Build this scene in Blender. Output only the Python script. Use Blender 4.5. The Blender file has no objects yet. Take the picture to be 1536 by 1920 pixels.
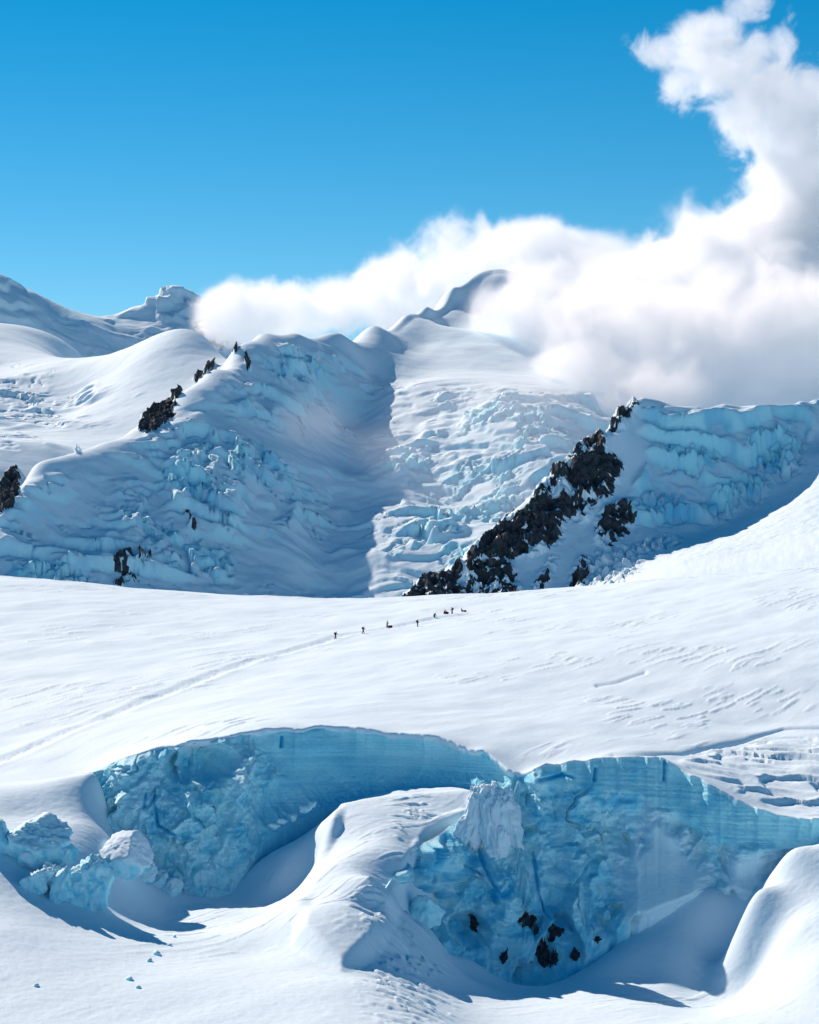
import bpy, math, random
import numpy as np
from mathutils import Vector
from mathutils.bvhtree import BVHTree

random.seed(7)
sc = bpy.context.scene
COL = sc.collection

# ------------------------------------------------------------------ camera
F = 4600.0            # focal length in pixels of a 1536 x 1920 frame
CZ = 100.0            # height of the photographer
cam_d = bpy.data.cameras.new('camera')
cam = bpy.data.objects.new('camera', cam_d)
COL.objects.link(cam)
cam.location = (0, 0, CZ)
cam.rotation_euler = (math.radians(90), 0, 0)
cam_d.sensor_fit = 'HORIZONTAL'
cam_d.sensor_width = 36
cam_d.lens = 36 * F / 1536
cam_d.clip_start = 1
cam_d.clip_end = 60000
sc.camera = cam

# ------------------------------------------------------------------ light
SUN = Vector((-0.53, 0.60, 0.60)).normalized()        # towards the sun: behind the ridge, left
world = bpy.data.worlds.new('World')
sc.world = world
world.use_nodes = True
wn = world.node_tree.nodes
wl = world.node_tree.links
wn.clear()
sky = wn.new('ShaderNodeTexSky')
sky.sky_type = 'NISHITA'
sky.sun_disc = False
sky.sun_elevation = math.asin(SUN.z)
sky.sun_rotation = math.atan2(SUN.x, SUN.y)
sky.altitude = 3500
sky.air_density = 1.0
sky.dust_density = 0.2
sky.ozone_density = 1.5
hs = wn.new('ShaderNodeHueSaturation')
hs.inputs['Saturation'].default_value = 1.53
hs.inputs['Hue'].default_value = 0.485
bg = wn.new('ShaderNodeBackground')
bg.inputs['Strength'].default_value = 0.083
wo = wn.new('ShaderNodeOutputWorld')
wl.new(sky.outputs[0], hs.inputs['Color'])
wl.new(hs.outputs[0], bg.inputs['Color'])
wl.new(bg.outputs[0], wo.inputs['Surface'])

sun_d = bpy.data.lights.new('sun', 'SUN')
sun_d.energy = 5.0
sun_d.angle = math.radians(0.5)
sun_d.color = (1.0, 0.81, 0.68)
sun = bpy.data.objects.new('sun', sun_d)
COL.objects.link(sun)
sun.rotation_euler = SUN.to_track_quat('Z', 'Y').to_euler()
sun.location = (-300, 300, 700)

sc.view_settings.view_transform = 'Standard'
sc.view_settings.look = 'None'
sc.view_settings.exposure = 0.27
sc.view_settings.gamma = 1.0
sc.cycles.max_bounces = 16
sc.cycles.diffuse_bounces = 3
sc.cycles.glossy_bounces = 1
sc.cycles.volume_bounces = 14
sc.cycles.transparent_max_bounces = 8

# ------------------------------------------------------------------ numeric helpers
def perm_table(seed):
    r = np.random.RandomState(seed)
    p = r.permutation(512).astype(np.int32)
    return np.concatenate([p, p])

_PT = {}
def _pt(seed):
    if seed not in _PT:
        _PT[seed] = perm_table(seed)
    return _PT[seed]

_ANG = np.linspace(0, 2 * np.pi, 512, endpoint=False)
_GX, _GY = np.cos(_ANG), np.sin(_ANG)

def perlin(x, y, seed=0):
    p = _pt(seed)
    xi = np.floor(x).astype(np.int64); yi = np.floor(y).astype(np.int64)
    xf = x - xi; yf = y - yi
    xi &= 511; yi &= 511
    x1 = (xi + 1) & 511; y1 = (yi + 1) & 511
    u = xf * xf * xf * (xf * (xf * 6 - 15) + 10)
    v = yf * yf * yf * (yf * (yf * 6 - 15) + 10)
    def g(a, b, dx, dy):
        h = p[p[a] + b]
        return _GX[h] * dx + _GY[h] * dy
    n00 = g(xi, yi, xf, yf); n10 = g(x1, yi, xf - 1, yf)
    n01 = g(xi, y1, xf, yf - 1); n11 = g(x1, y1, xf - 1, yf - 1)
    a = n00 + u * (n10 - n00); b = n01 + u * (n11 - n01)
    return (a + v * (b - a)) * 1.41

def fbm(x, y, oct=5, seed=0, gain=0.5, lac=2.03):
    s = np.zeros_like(x); a = 1.0
    for i in range(oct):
        s += a * perlin(x, y, seed + i)
        x = x * lac + 17.3; y = y * lac - 9.1; a *= gain
    return s

def ridged(x, y, oct=5, seed=0, gain=0.5, lac=2.03):
    s = np.zeros_like(x); a = 1.0; w = 1.0
    for i in range(oct):
        n = 1 - np.abs(perlin(x, y, seed + i)); n = n * n * w
        w = np.clip(n * 1.6, 0, 1)
        s += a * n
        x = x * lac + 5.3; y = y * lac + 31.7; a *= gain
    return s

def voronoi(x, y, seed=0, jit=0.9):
    """F1, F2, random value of the nearest cell, offset to its centre"""
    p = _pt(seed)
    xi = np.floor(x).astype(np.int64); yi = np.floor(y).astype(np.int64)
    f1 = np.full(x.shape, 9.0); f2 = np.full(x.shape, 9.0)
    rid = np.zeros(x.shape); ox = np.zeros(x.shape); oy = np.zeros(x.shape)
    for j in (-1, 0, 1):
        for i in (-1, 0, 1):
            cx = xi + i; cy = yi + j
            h = p[p[cx & 511] + (cy & 511)]
            h2 = p[(h + 101) & 511]; h3 = p[(h2 + 57) & 511]
            px = cx + 0.5 + jit * (h / 511.0 - 0.5); py = cy + 0.5 + jit * (h2 / 511.0 - 0.5)
            dx = px - x; dy = py - y
            d = np.sqrt(dx * dx + dy * dy)
            near = d < f1
            f2 = np.where(near, f1, np.minimum(f2, d))
            rid = np.where(near, h3 / 511.0, rid)
            ox = np.where(near, dx, ox); oy = np.where(near, dy, oy)
            f1 = np.where(near, d, f1)
    return f1, f2, rid, ox, oy

def sst(a, b, x):
    t = np.clip((x - a) / (b - a), 0, 1)
    return t * t * (3 - 2 * t)

def world_pt(px, py, Y):
    return ((px - 768.0) / F * Y, Y, CZ - (py - 960.0) / F * Y)

def pix(X, Y, Z):
    return 768.0 + F * X / Y, 960.0 - F * (Z - CZ) / Y

class Surface:
    """smooth height z(x, y) through scattered points (thin plate)"""
    def __init__(self, pts, lam=1e-4, sy=1.0, mq=None):
        self.mq = mq
        P = np.array(pts, float)
        self.c = P[:, :2].mean(0); self.s = np.array([1.0, sy]) / P[:, 0].std()
        if mq: self.mq = mq * self.s[0]
        q = (P[:, :2] - self.c) * self.s
        self.q = q
        n = len(q)
        K = self.phi(q[:, None, :] - q[None, :, :])
        A = np.zeros((n + 3, n + 3))
        A[:n, :n] = K + lam * np.eye(n)
        A[:n, n] = 1; A[:n, n + 1:] = q
        A[n, :n] = 1; A[n + 1:, :n] = q.T
        b = np.zeros(n + 3); b[:n] = P[:, 2]
        self.w = np.linalg.solve(A, b)
    def phi(self, d):
        r2 = (d ** 2).sum(-1)
        if self.mq: return -np.sqrt(r2 + self.mq ** 2)
        return 0.5 * r2 * np.log(r2 + 1e-12)
    def __call__(self, X, Y):
        sh = X.shape
        q = (np.stack([X.ravel(), Y.ravel()], 1) - self.c) * self.s
        out = np.empty(len(q)); n = len(self.q)
        for i in range(0, len(q), 20000):
            c = q[i:i + 20000]
            out[i:i + 20000] = self.phi(c[:, None, :] - self.q[None]) @ self.w[:n] + self.w[n] + c @ self.w[n + 1:]
        return out.reshape(sh)

def smooth1(a, k):
    ker = np.hanning(k + 2)[1:-1]; ker /= ker.sum()
    return np.convolve(np.pad(a, k // 2, mode='edge'), ker, mode='valid')[:len(a)]

# ------------------------------------------------------------------ mesh helpers
def make_mesh(name, V, Q, attrs=None, smooth=True):
    """V (n,3), Q (m,3|4)"""
    me = bpy.data.meshes.new(name)
    V = np.ascontiguousarray(V, dtype=np.float32); Q = np.ascontiguousarray(Q, dtype=np.int32)
    me.vertices.add(len(V)); me.vertices.foreach_set('co', V.ravel())
    k = Q.shape[1]
    me.loops.add(Q.size); me.loops.foreach_set('vertex_index', Q.ravel())
    me.polygons.add(len(Q))
    me.polygons.foreach_set('loop_start', np.arange(0, Q.size, k, dtype=np.int32))
    me.polygons.foreach_set('use_smooth', np.full(len(Q), smooth))
    for kk, a in (attrs or {}).items():
        at = me.attributes.new(kk, 'FLOAT', 'POINT')
        at.data.foreach_set('value', np.ascontiguousarray(a, dtype=np.float32).ravel())
    me.update(calc_edges=True)
    return me

def grid_quads(nr, nc):
    i = np.arange(nr * nc).reshape(nr, nc)
    return np.stack([i[:-1, :-1], i[:-1, 1:], i[1:, 1:], i[1:, :-1]], -1).reshape(-1, 4)

def sub_mesh(name, V, Q, sel, attrs=None, smooth=True):
    q = Q[sel]
    used, inv = np.unique(q, return_inverse=True)
    return make_mesh(name, V[used], inv.reshape(q.shape), {k: a.ravel()[used] for k, a in (attrs or {}).items()}, smooth)

def link(name, me, mat=None, parent=None):
    o = bpy.data.objects.new(name, me)
    COL.objects.link(o)
    if mat is not None and me is not None:
        me.materials.clear(); me.materials.append(mat)
    if parent is not None:
        o.parent = parent
    return o

def tag(o, label=None, cat=None, group=None, kind=None):
    if label: o['label'] = label
    if cat: o['category'] = cat
    if group: o['group'] = group
    if kind: o['kind'] = kind
    return o

def components(Q):
    """label faces by connected piece"""
    used, inv = np.unique(Q, return_inverse=True)
    q = inv.reshape(Q.shape)
    lab = np.arange(len(used))
    while True:
        fl = lab[q].min(1)
        new = lab.copy()
        for k in range(Q.shape[1]): np.minimum.at(new, q[:, k], fl)
        new = new[new]
        if (new == lab).all(): break
        lab = new
    return lab[q].min(1)

def drop_crumbs(Q, sel, least):
    idx = np.where(sel)[0]
    if not len(idx): return sel
    c = components(Q[idx])
    u, inv, cnt = np.unique(c, return_inverse=True, return_counts=True)
    out = sel.copy(); out[idx[cnt[inv] < least]] = False
    return out

def rock_thing(name, label, V, Q, sel, mat):
    """an outcrop: one Empty at its base, one mesh for each separate rock"""
    idx = np.where(sel)[0]
    if not len(idx): return
    c = components(Q[idx]); u, cnt = np.unique(c, return_counts=True)
    if len(u) == 1:
        o = link(name, sub_mesh(name, V, Q, sel, smooth=False), mat)
        return tag(o, label, 'rock')
    vv = V[np.unique(Q[idx])]
    base = np.array([vv[:, 0].mean(), vv[:, 1].mean(), vv[:, 2].min()])
    e = bpy.data.objects.new(name, None); COL.objects.link(e); e.location = base
    tag(e, label, 'rock')
    for k in u:
        link('rock', sub_mesh('rock', V - base, Q, idx[c == k], smooth=False), mat, e)
    return e

# ------------------------------------------------------------------ materials
def new_mat(name):
    m = bpy.data.materials.new(name); m.use_nodes = True
    nt = m.node_tree; nt.nodes.clear()
    out = nt.nodes.new('ShaderNodeOutputMaterial'); b = nt.nodes.new('ShaderNodeBsdfPrincipled')
    nt.links.new(b.outputs[0], out.inputs[0])
    return m, nt, b

def nd(nt, t, **kw):
    n = nt.nodes.new(t)
    for k, v in kw.items():
        if hasattr(n, k): setattr(n, k, v)
        else: n.inputs[k].default_value = v
    return n

def noise(nt, scale, detail=4, rough=0.55, vec=None, stretch=None):
    g = nt.nodes.new('ShaderNodeNewGeometry')
    src = g.outputs['Position']
    if stretch:
        mp = nt.nodes.new('ShaderNodeMapping'); mp.inputs['Scale'].default_value = stretch[0]
        mp.inputs['Rotation'].default_value = stretch[1]
        nt.links.new(src, mp.inputs[0]); src = mp.outputs[0]
    n = nt.nodes.new('ShaderNodeTexNoise')
    n.inputs['Scale'].default_value = scale; n.inputs['Detail'].default_value = detail
    n.inputs['Roughness'].default_value = rough
    nt.links.new(src, n.inputs['Vector'])
    return n.outputs['Fac']

def mixc(nt, fac, a, b):
    m = nt.nodes.new('ShaderNodeMix'); m.data_type = 'RGBA'
    for sock, v in ((m.inputs[0], fac), (m.inputs[6], a), (m.inputs[7], b)):
        if isinstance(v, (tuple, float, int)):
            sock.default_value = v if not isinstance(v, tuple) else (*v, 1)
        else: nt.links.new(v, sock)
    return m.outputs[2]

def ramp(nt, fac, lo, hi):
    m = nt.nodes.new('ShaderNodeMapRange'); m.interpolation_type = 'SMOOTHSTEP'
    m.inputs[1].default_value = lo; m.inputs[2].default_value = hi
    nt.links.new(fac, m.inputs[0]); return m.outputs[0]

def attr(nt, name):
    a = nt.nodes.new('ShaderNodeAttribute'); a.attribute_name = name
    return a.outputs['Fac']

def bump(nt, bsdf, h, strength, dist):
    b = nt.nodes.new('ShaderNodeBump'); b.inputs['Strength'].default_value = strength; b.inputs['Distance'].default_value = dist
    nt.links.new(h, b.inputs['Height']); nt.links.new(b.outputs[0], bsdf.inputs['Normal'])

def math_(nt, op, a, b=None):
    m = nt.nodes.new('ShaderNodeMath'); m.operation = op
    for i, v in enumerate((a, b)):
        if v is None: continue
        if isinstance(v, (int, float)): m.inputs[i].default_value = v
        else: nt.links.new(v, m.inputs[i])
    return m.outputs[0]

SNOW = (0.69, 0.86, 0.96)
ICE_L = (0.40, 0.88, 0.98)
ICE_D = (0.03, 0.50, 0.80)

def snow_mat(name, scale, bump_d, base=SNOW):
    m, nt, b = new_mat(name)
    n1 = noise(nt, scale, 6, 0.6)
    b.inputs['Roughness'].default_value = 0.75
    b.inputs['Specular IOR Level'].default_value = 0.2
    ice = attr(nt, 'ice'); deep = attr(nt, 'deep')
    c = mixc(nt, deep, ICE_L, ICE_D)
    c = mixc(nt, ice, base, c)
    nt.links.new(c, b.inputs['Base Color'])
    bump(nt, b, n1, 0.5, bump_d)
    return m

def rock_mat(name, scale, bump_d):
    m, nt, b = new_mat(name)
    n1 = noise(nt, scale, 8, 0.65); n2 = noise(nt, scale * 0.2, 4)
    c = mixc(nt, ramp(nt, n1, 0.35, 0.7), (0.008, 0.013, 0.022), (0.060, 0.076, 0.095))
    c = mixc(nt, ramp(nt, n2, 0.5, 0.75), c, (0.03, 0.05, 0.055))
    nt.links.new(c, b.inputs['Base Color'])
    b.inputs['Roughness'].default_value = 0.9
    bump(nt, b, n1, 1.0, bump_d)
    return m

M_snow = snow_mat('snow', 1.2, 0.12)
M_snow_far = snow_mat('snow_far', 0.12, 1.0)
M_ice = snow_mat('blue_ice', 1.5, 0.35, (0.62, 0.87, 0.97))
M_rock = rock_mat('rock', 0.25, 2.0)
M_rock_near = rock_mat('rock_near', 1.5, 0.3)

# ------------------------------------------------------------------ terrain tools
def terrace(h, P, warp, w, blend):
    """turn a slope into steps P metres high, wandering with warp"""
    t = h / P + warp
    k = np.floor(t); f = t - k
    g = sst(0.0, w, f) * 0.82 + f * 0.18
    return h + blend * P * (k + g - t)

def poly_sd(px, py, poly):
    """signed distance to a polygon, positive inside"""
    d = np.full(px.shape, 1e9); inside = np.zeros(px.shape, bool)
    n = len(poly)
    for i in range(n):
        ax, ay = poly[i]; bx, by = poly[(i + 1) % n]
        ex, ey = bx - ax, by - ay
        t = np.clip(((px - ax) * ex + (py - ay) * ey) / (ex * ex + ey * ey), 0, 1)
        d = np.minimum(d, np.hypot(px - ax - t * ex, py - ay - t * ey))
        c = ((ay > py) != (by > py))
        with np.errstate(divide='ignore', invalid='ignore'):
            xin = (bx - ax) * (py - ay) / ((by - ay) if by != ay else 1e-9) + ax
        inside ^= c & (px < xin)
    return np.where(inside, d, -d)

def blobs(px, py, spots):
    """largest of soft ellipses (cx, cy, rx, ry, angle)"""
    m = np.full(px.shape, -9.0)
    for cx, cy, rx, ry, a in spots:
        a = math.radians(a)
        dx, dy = px - cx, py - cy
        u = (dx * math.cos(a) + dy * math.sin(a)) / rx; v = (-dx * math.sin(a) + dy * math.cos(a)) / ry
        m = np.maximum(m, 1 - np.hypot(u, v))
    return m

def rows(*segs):
    out = []
    for a, b, n in segs:
        out.append(np.linspace(a, b, n, endpoint=False))
    return np.concatenate(out + [np.array([segs[-1][1]])])

def widen(u, m=650, n=36):
    """carry the ground on past the picture's edges with coarser columns"""
    t = np.linspace(0, 1, n + 1)[1:] ** 1.5 * m
    return np.concatenate([u[0] - t[::-1], u, u[-1] + t])

def fan(u0, u1, nc, Ys):
    u = widen(np.linspace(u0, u1, nc))
    U, Y = np.meshgrid(u, Ys)
    return (U - 768.0) / F * Y, Y

def behind(ridge, dY, dZ):
    out = []
    for px, py, Y in ridge:
        x, y, z = world_pt(px, py, Y)
        out.append((x * (Y + dY) / Y, y + dY, z - dZ))
    return out

W = lambda pts: [world_pt(*p) for p in pts]
ONE = lambda a: np.ones_like(a)

# ================================================================== LOW GROUND under everything, out to the horizon
n_ = 81
g_ = np.sign(np.linspace(-1, 1, n_)) * np.abs(np.linspace(-1, 1, n_)) ** 2 * 25000
X, Y = np.meshgrid(g_, g_ + 3000)
Z = CZ - 330 + 40 * fbm(X / 2500, Y / 2500, 3, 5)
gr = link('ground', make_mesh('ground', np.stack([X, Y, Z], -1).reshape(-1, 3), grid_quads(n_, n_), {'ice': 0 * X, 'deep': 0 * X}), M_snow_far)
tag(gr, kind='structure')

# ================================================================== FAR RANGE (behind, left)
ridgeA = [(-250, 440, 4100), (-100, 490, 4100), (0, 524, 4100), (80, 560, 4120), (160, 592, 4150), (235, 604, 4180), (262, 590, 4200), (290, 566, 4220), (318, 549, 4230), (338, 550, 4230), (358, 566, 4235),
          (385, 582, 4240), (420, 615, 4250), (470, 660, 4260), (540, 700, 4260), (700, 760, 4260), (1000, 800, 4260)]
ptsA = W(ridgeA) + behind(ridgeA, 150, 60) + behind(ridgeA, 400, 260) + W([
    (-250, 630, 3990), (-100, 645, 3990), (0, 655, 4000), (120, 690, 4015), (250, 715, 4050), (330, 725, 4080), (430, 760, 4100), (600, 820, 4100), (1000, 900, 4100),
    (0, 560, 4070), (100, 615, 4075), (200, 640, 4100), (285, 605, 4185), (330, 640, 4150), (390, 660, 4160), (330, 585, 4205),
    (-250, 760, 3500), (0, 780, 3500), (300, 820, 3500), (600, 880, 3500), (1000, 960, 3500)])
surfA = Surface(ptsA, 1e-4)
X, Y = fan(-260, 800, 380, rows((3500, 3960, 20), (3960, 4280, 170), (4280, 4500, 20)))
Z0 = surfA(X, Y)
w1 = fbm(X / 160, Y / 160, 4, 11)
ridge_gap = np.interp((X / Y) * F + 768, [p[0] for p in ridgeA], [p[2] for p in ridgeA]) - Y
Z = Z0 + 4 * fbm(X / 120, Y / 120, 5, 3) + 5 * ridged(X / 110, Y / 70 + 0.3 * w1, 5, 21) * sst(0, 60, ridge_gap) 
pxA, pyA = pix(X, Y, Z0)
cap = blobs(pxA, pyA, [(330, 572, 75, 40, 0)])
vf = voronoi(X / 24 + 0.3 * w1, Y / 20, 15)
Z = Z + np.clip(cap * 2, 0, 1) * ((vf[2] - 0.5) * 8 + (vf[3] * np.cos(vf[2] * 40) + vf[4] * np.sin(vf[2] * 40)) * 14)
Z = terrace(Z, 30, w1 * 1.2 + X / 400, 0.2, 0.4 * sst(0.0, 0.5, fbm(X / 200, Y / 120, 3, 77)))
mask = 1.2 * fbm(X / 16, Z / 7, 5, 91) + 1.2 * blobs(pxA, pyA, [(395, 625, 48, 40, 30), (410, 650, 50, 18, 20)]) - 0.75
VA = np.stack([X, Y, Z], -1).reshape(-1, 3); QA = grid_quads(*X.shape)
ice = 0.35 * sst(0.1, 0.7, fbm(X / 60, Y / 60, 4, 8)); deep = 0.4 * ONE(X)
rf = drop_crumbs(QA, mask.ravel()[QA].mean(1) > 0, 10)
far = link('far_mountain', sub_mesh('far_mountain', VA, QA, ~rf, {'ice': ice, 'deep': deep}), M_snow_far)
tag(far, kind='structure')
rock_thing('rock_outcrop', 'broken dark rock showing through snow below the small white summit at left', VA, QA, rf, M_rock)

# ================================================================== MAIN MOUNTAIN
ridgeB = [(445, 652, 2700), (480, 632, 2760), (560, 627, 2810), (640, 628, 2870), (700, 610, 2960), (760, 592, 3040), (800, 575, 3080), (850, 540, 3140), (890, 517, 3180), (925, 506, 3210), (960, 510, 3220),
          (1010, 540, 3210), (1100, 620, 3120), (1250, 720, 3050), (1400, 780, 3000), (1750, 880, 2950)]
spurB = [(385, 700, 2640), (330, 745, 2590), (250, 806, 2520), (190, 832, 2475), (130, 850, 2445), (60, 880, 2405), (20, 935, 2365), (-60, 1000, 2330), (-150, 1060, 2300), (-300, 1120, 2270)]
ptsB = W(ridgeB) + behind(ridgeB, 60, 14) + behind(ridgeB, 260, 120) + behind(ridgeB, 500, 330) + W(spurB) + behind(spurB[:-2], 45, 22) + W([
    # snow basin behind the spur
    (-300, 620, 3200), (0, 640, 3180), (100, 668, 3150), (200, 700, 3080), (330, 722, 3020), (420, 720, 2950), (-300, 750, 2850), (0, 740, 2900), (150, 745, 2880), (280, 770, 2760),
    (-300, 850, 2620), (0, 825, 2660), (100, 835, 2600), (-100, 900, 2500), (0, 690, 3040), (120, 640, 3330), (-300, 640, 3500), (100, 720, 3500), (300, 760, 3500), (-300, 700, 3600), (300, 800, 3600),
    # shaded face of the spur
    (-300, 1150, 2200), (0, 1100, 2268), (150, 1105, 2280), (300, 1118, 2290), (450, 1130, 2310), (550, 1130, 2335),
    (0, 1000, 2325), (100, 960, 2365), (180, 920, 2400), (120, 1040, 2318), (250, 900, 2430), (250, 1000, 2362), (330, 830, 2500), (400, 800, 2540), (400, 900, 2462), (400, 1000, 2392), (480, 720, 2655),
    (500, 800, 2590), (500, 900, 2495), (500, 1020, 2405), (560, 700, 2725), (570, 780, 2660), (600, 860, 2600), (580, 960, 2500), (560, 1050, 2400), (630, 680, 2825), (640, 740, 2790),
    # bright slope right of the valley
    (650, 800, 2770), (690, 700, 2850), (700, 780, 2750), (660, 900, 2620), (640, 980, 2510), (600, 1060, 2425), (600, 1125, 2370), (720, 870, 2610), (720, 960, 2500), (700, 1050, 2415), (700, 1120, 2360),
    (760, 650, 2930), (800, 640, 2960), (830, 600, 3060), (880, 560, 3130), (880, 650, 2920), (800, 720, 2780), (820, 800, 2680), (850, 870, 2600), (850, 950, 2530), (800, 1040, 2420), (820, 1110, 2360), (950, 700, 2830),
    (950, 780, 2650), (970, 860, 2570), (950, 950, 2485), (930, 1040, 2400), (1050, 740, 2720), (1070, 850, 2570), (1100, 950, 2490), (1050, 1100, 2400), (1250, 800, 2780), (1250, 950, 2620), (1250, 1100, 2450),
    (1450, 850, 2750), (1500, 1000, 2600), (1750, 950, 2700), (1750, 1150, 2500), (-300, 1250, 1950), (0, 1240, 2000), (400, 1240, 2050), (800, 1220, 2100), (1200, 1200, 2150), (1700, 1200, 2200)])
def lie_back(P):
    out = []
    for x, y, z in P:
        px, py = pix(x, y, z)
        k = 1.0 + 0.10 * float(sst(620, 900, np.array(px)))
        Y2 = 2340 + (y - 2340) * k if y > 2340 else y
        out.append(world_pt(px, py, Y2))
    return out
ptsB = lie_back(ptsB)
surfB = Surface(ptsB, 2e-5)
X, Y = fan(-300, 1700, 860, rows((2000, 2280, 14), (2280, 2920, 410), (2920, 3500, 130), (3500, 3800, 10)))
Z0 = surfB(X, Y)
pxB, pyB = pix(X, Y, Z0)
w1 = fbm(X / 150, Y / 75, 4, 31); w2 = fbm(X / 60, Y / 32, 4, 35)
big = fbm(X / 200, Y / 160, 3, 40)
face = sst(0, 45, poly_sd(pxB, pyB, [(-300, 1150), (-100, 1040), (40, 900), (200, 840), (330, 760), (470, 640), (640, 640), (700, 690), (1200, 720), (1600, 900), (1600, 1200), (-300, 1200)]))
basin = sst(0, 60, poly_sd(pxB, pyB, [(-300, 600), (340, 720), (240, 800), (20, 870), (-300, 900)]))
def soft(sp): return np.clip(1.8 * np.maximum(blobs(pxB, pyB, sp), 0), 0, 1)
calm = soft([(660, 1040, 130, 130, -20), (770, 700, 130, 75, 20), (700, 960, 80, 120, -20), (330, 1110, 400, 30, 5), (590, 830, 100, 70, 0), (750, 600, 150, 30, -20), (130, 960, 130, 90, -30), (520, 1080, 110, 90, 0), (430, 720, 60, 60, 0), (500, 960, 60, 60, 0), (710, 790, 90, 90, 0), (870, 720, 120, 50, 15), (800, 930, 70, 60, 0), (1020, 720, 120, 60, 0)])
serac = soft([(330, 950, 130, 120, 40), (60, 1090, 190, 45, 0), (960, 800, 170, 70, 15), (930, 960, 180, 110, -10), (830, 1060, 130, 60, 15), (560, 690, 80, 45, 10), (450, 870, 130, 50, 10), (380, 1060, 90, 40, 0), (760, 880, 70, 40, 0)])
dR = np.interp((X / Y) * F + 768, [p[0] for p in ridgeB], [p[1] for p in lie_back(W(ridgeB))]) - Y
Z0 = Z0 - 7 * sst(1, 30, dR) * (1 - sst(60, 200, dR)) * sst(690, 800, pxB) * sst(1100, 900, pxB)
# drapery folds, crevassed steps, broken seracs
Z = Z0 + 7 * w1 * (0.25 + 0.75 * face)
patch = sst(-0.15, 0.35, fbm(X / 130, Y / 90, 3, 44)); patch2 = sst(0.0, 0.4, fbm(X / 80, Y / 60, 3, 47))
Z = terrace(Z, 34, 1.0 * w1 + 0.25 * w2 + X / 340, 0.26, (0.62 * face * (0.25 + 0.75 * patch) * (1 - 0.75 * calm) + 0.30 * basin * patch))
Z = terrace(Z, 12, 1.4 * w1 + 0.6 * w2 - X / 210, 0.20, (0.55 * face * patch2 + 0.30 * basin * patch2) * (1 - 0.92 * calm))
crv = 1 - np.abs(fbm(X / 95 + 0.5 * w1, Y / 26 + 0.6 * w1, 3, 61))
Z -= 7 * sst(0.955, 0.985, crv) * (face * patch + 0.6 * basin * patch2) * (1 - 0.6 * calm)
f1, f2, rid, ox, oy = voronoi(X / 17 + 0.7 * w2, Y / 13 + 0.7 * w1, 51)
blk = (rid - 0.5) * 6 + (ox * np.cos(rid * 40) + oy * np.sin(rid * 40)) * 8 - 3 * (1 - sst(0.0, 0.12, f2 - f1))
g1, g2, rid2, ox2, oy2 = voronoi(X / 7.5 + 0.5 * w2, Y / 6.5, 57)
blk += (rid2 - 0.5) * 2.6 + (ox2 * np.cos(rid2 * 40) + oy2 * np.sin(rid2 * 40)) * 3.2
sk = serac * sst(-0.25, 0.25, fbm(X / 60, Y / 45, 4, 66))
Z += sk * blk * np.where(pxB > 640, 0.75, 1.15) + 0.9 * fbm(X / 24, Y / 16, 4, 71) * (face + 0.3 * basin)
# cornice on the summit ridge
spots = [(296, 783, 44, 22, -38), (14, 925, 22, 48, 20), (392, 690, 16, 7, -45), (372, 708, 12, 6, -45), (440, 657, 6, 5, 0), (330, 742, 14, 7, -45), (235, 1070, 34, 34, 20), (357, 978, 10, 30, -22), (268, 1055, 22, 20, 0), (465, 680, 6, 16, -10), (146, 845, 5, 4, 0)]
rockiness = blobs(pxB, pyB, spots)
patchy = np.where((pyB > 950) & (pxB > 120), 0.85, 0.12)
rmask = rockiness * 1.5 - patchy + 0.75 * fbm(X / 9, Y / 9, 5, 83) * np.where((pyB > 950) & (pxB > 120), 1.4, 0.5)
rmask = np.where(rockiness > -0.2, rmask, -1)
rr = sst(-0.1, 0.3, rmask)
Z += rr * (7 * ridged(X / 16, Y / 16, 5, 87) - 3)
X = X + rr * 4 * fbm(X / 9, Z / 9, 4, 89)
VB = np.stack([X, Y, Z], -1).reshape(-1, 3); QB = grid_quads(*X.shape)
gz = np.gradient(Z, axis=0) / np.maximum(np.gradient(Y, axis=0), 1e-3)
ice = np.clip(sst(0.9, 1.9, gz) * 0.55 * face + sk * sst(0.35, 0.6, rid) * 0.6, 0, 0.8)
deep = np.clip(0.15 + 0.5 * sst(0, 0.5, fbm(X / 40, Y / 40, 3, 97)), 0, 0.7)
rf = drop_crumbs(QB, rmask.ravel()[QB].mean(1) > 0, 6)
mB = link('main_mountain', sub_mesh('main_mountain', VB, QB, ~rf, {'ice': ice, 'deep': deep}), M_snow_far)
tag(mB, kind='structure')
near_spot = np.full(len(QB), -1)
cx = pxB.ravel()[QB].mean(1); cy = pyB.ravel()[QB].mean(1)
groups = [('dark pointed rock crag on the snowy spur left of the shaded face', [0, 5]), ('steep dark rock band at the left edge below the snow basin', [1]),
          ('small dark rocks strung along the upper spur ridge', [2, 3, 4]), ('speckled rocks poking out of snow at the foot of the left icefall', [6, 8]),
          ('narrow dark rock rib in the middle of the left icefall', [7]), ('thin rock streak below the shaded shoulder of the spur', [9])]
for lab, ids in groups:
    sel = rf & (blobs(cx, cy, [spots[i] for i in ids]) >= rockiness.ravel()[QB].mean(1) - 0.02)
    rock_thing('rock_outcrop', lab, VB, QB, sel, M_rock)

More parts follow.
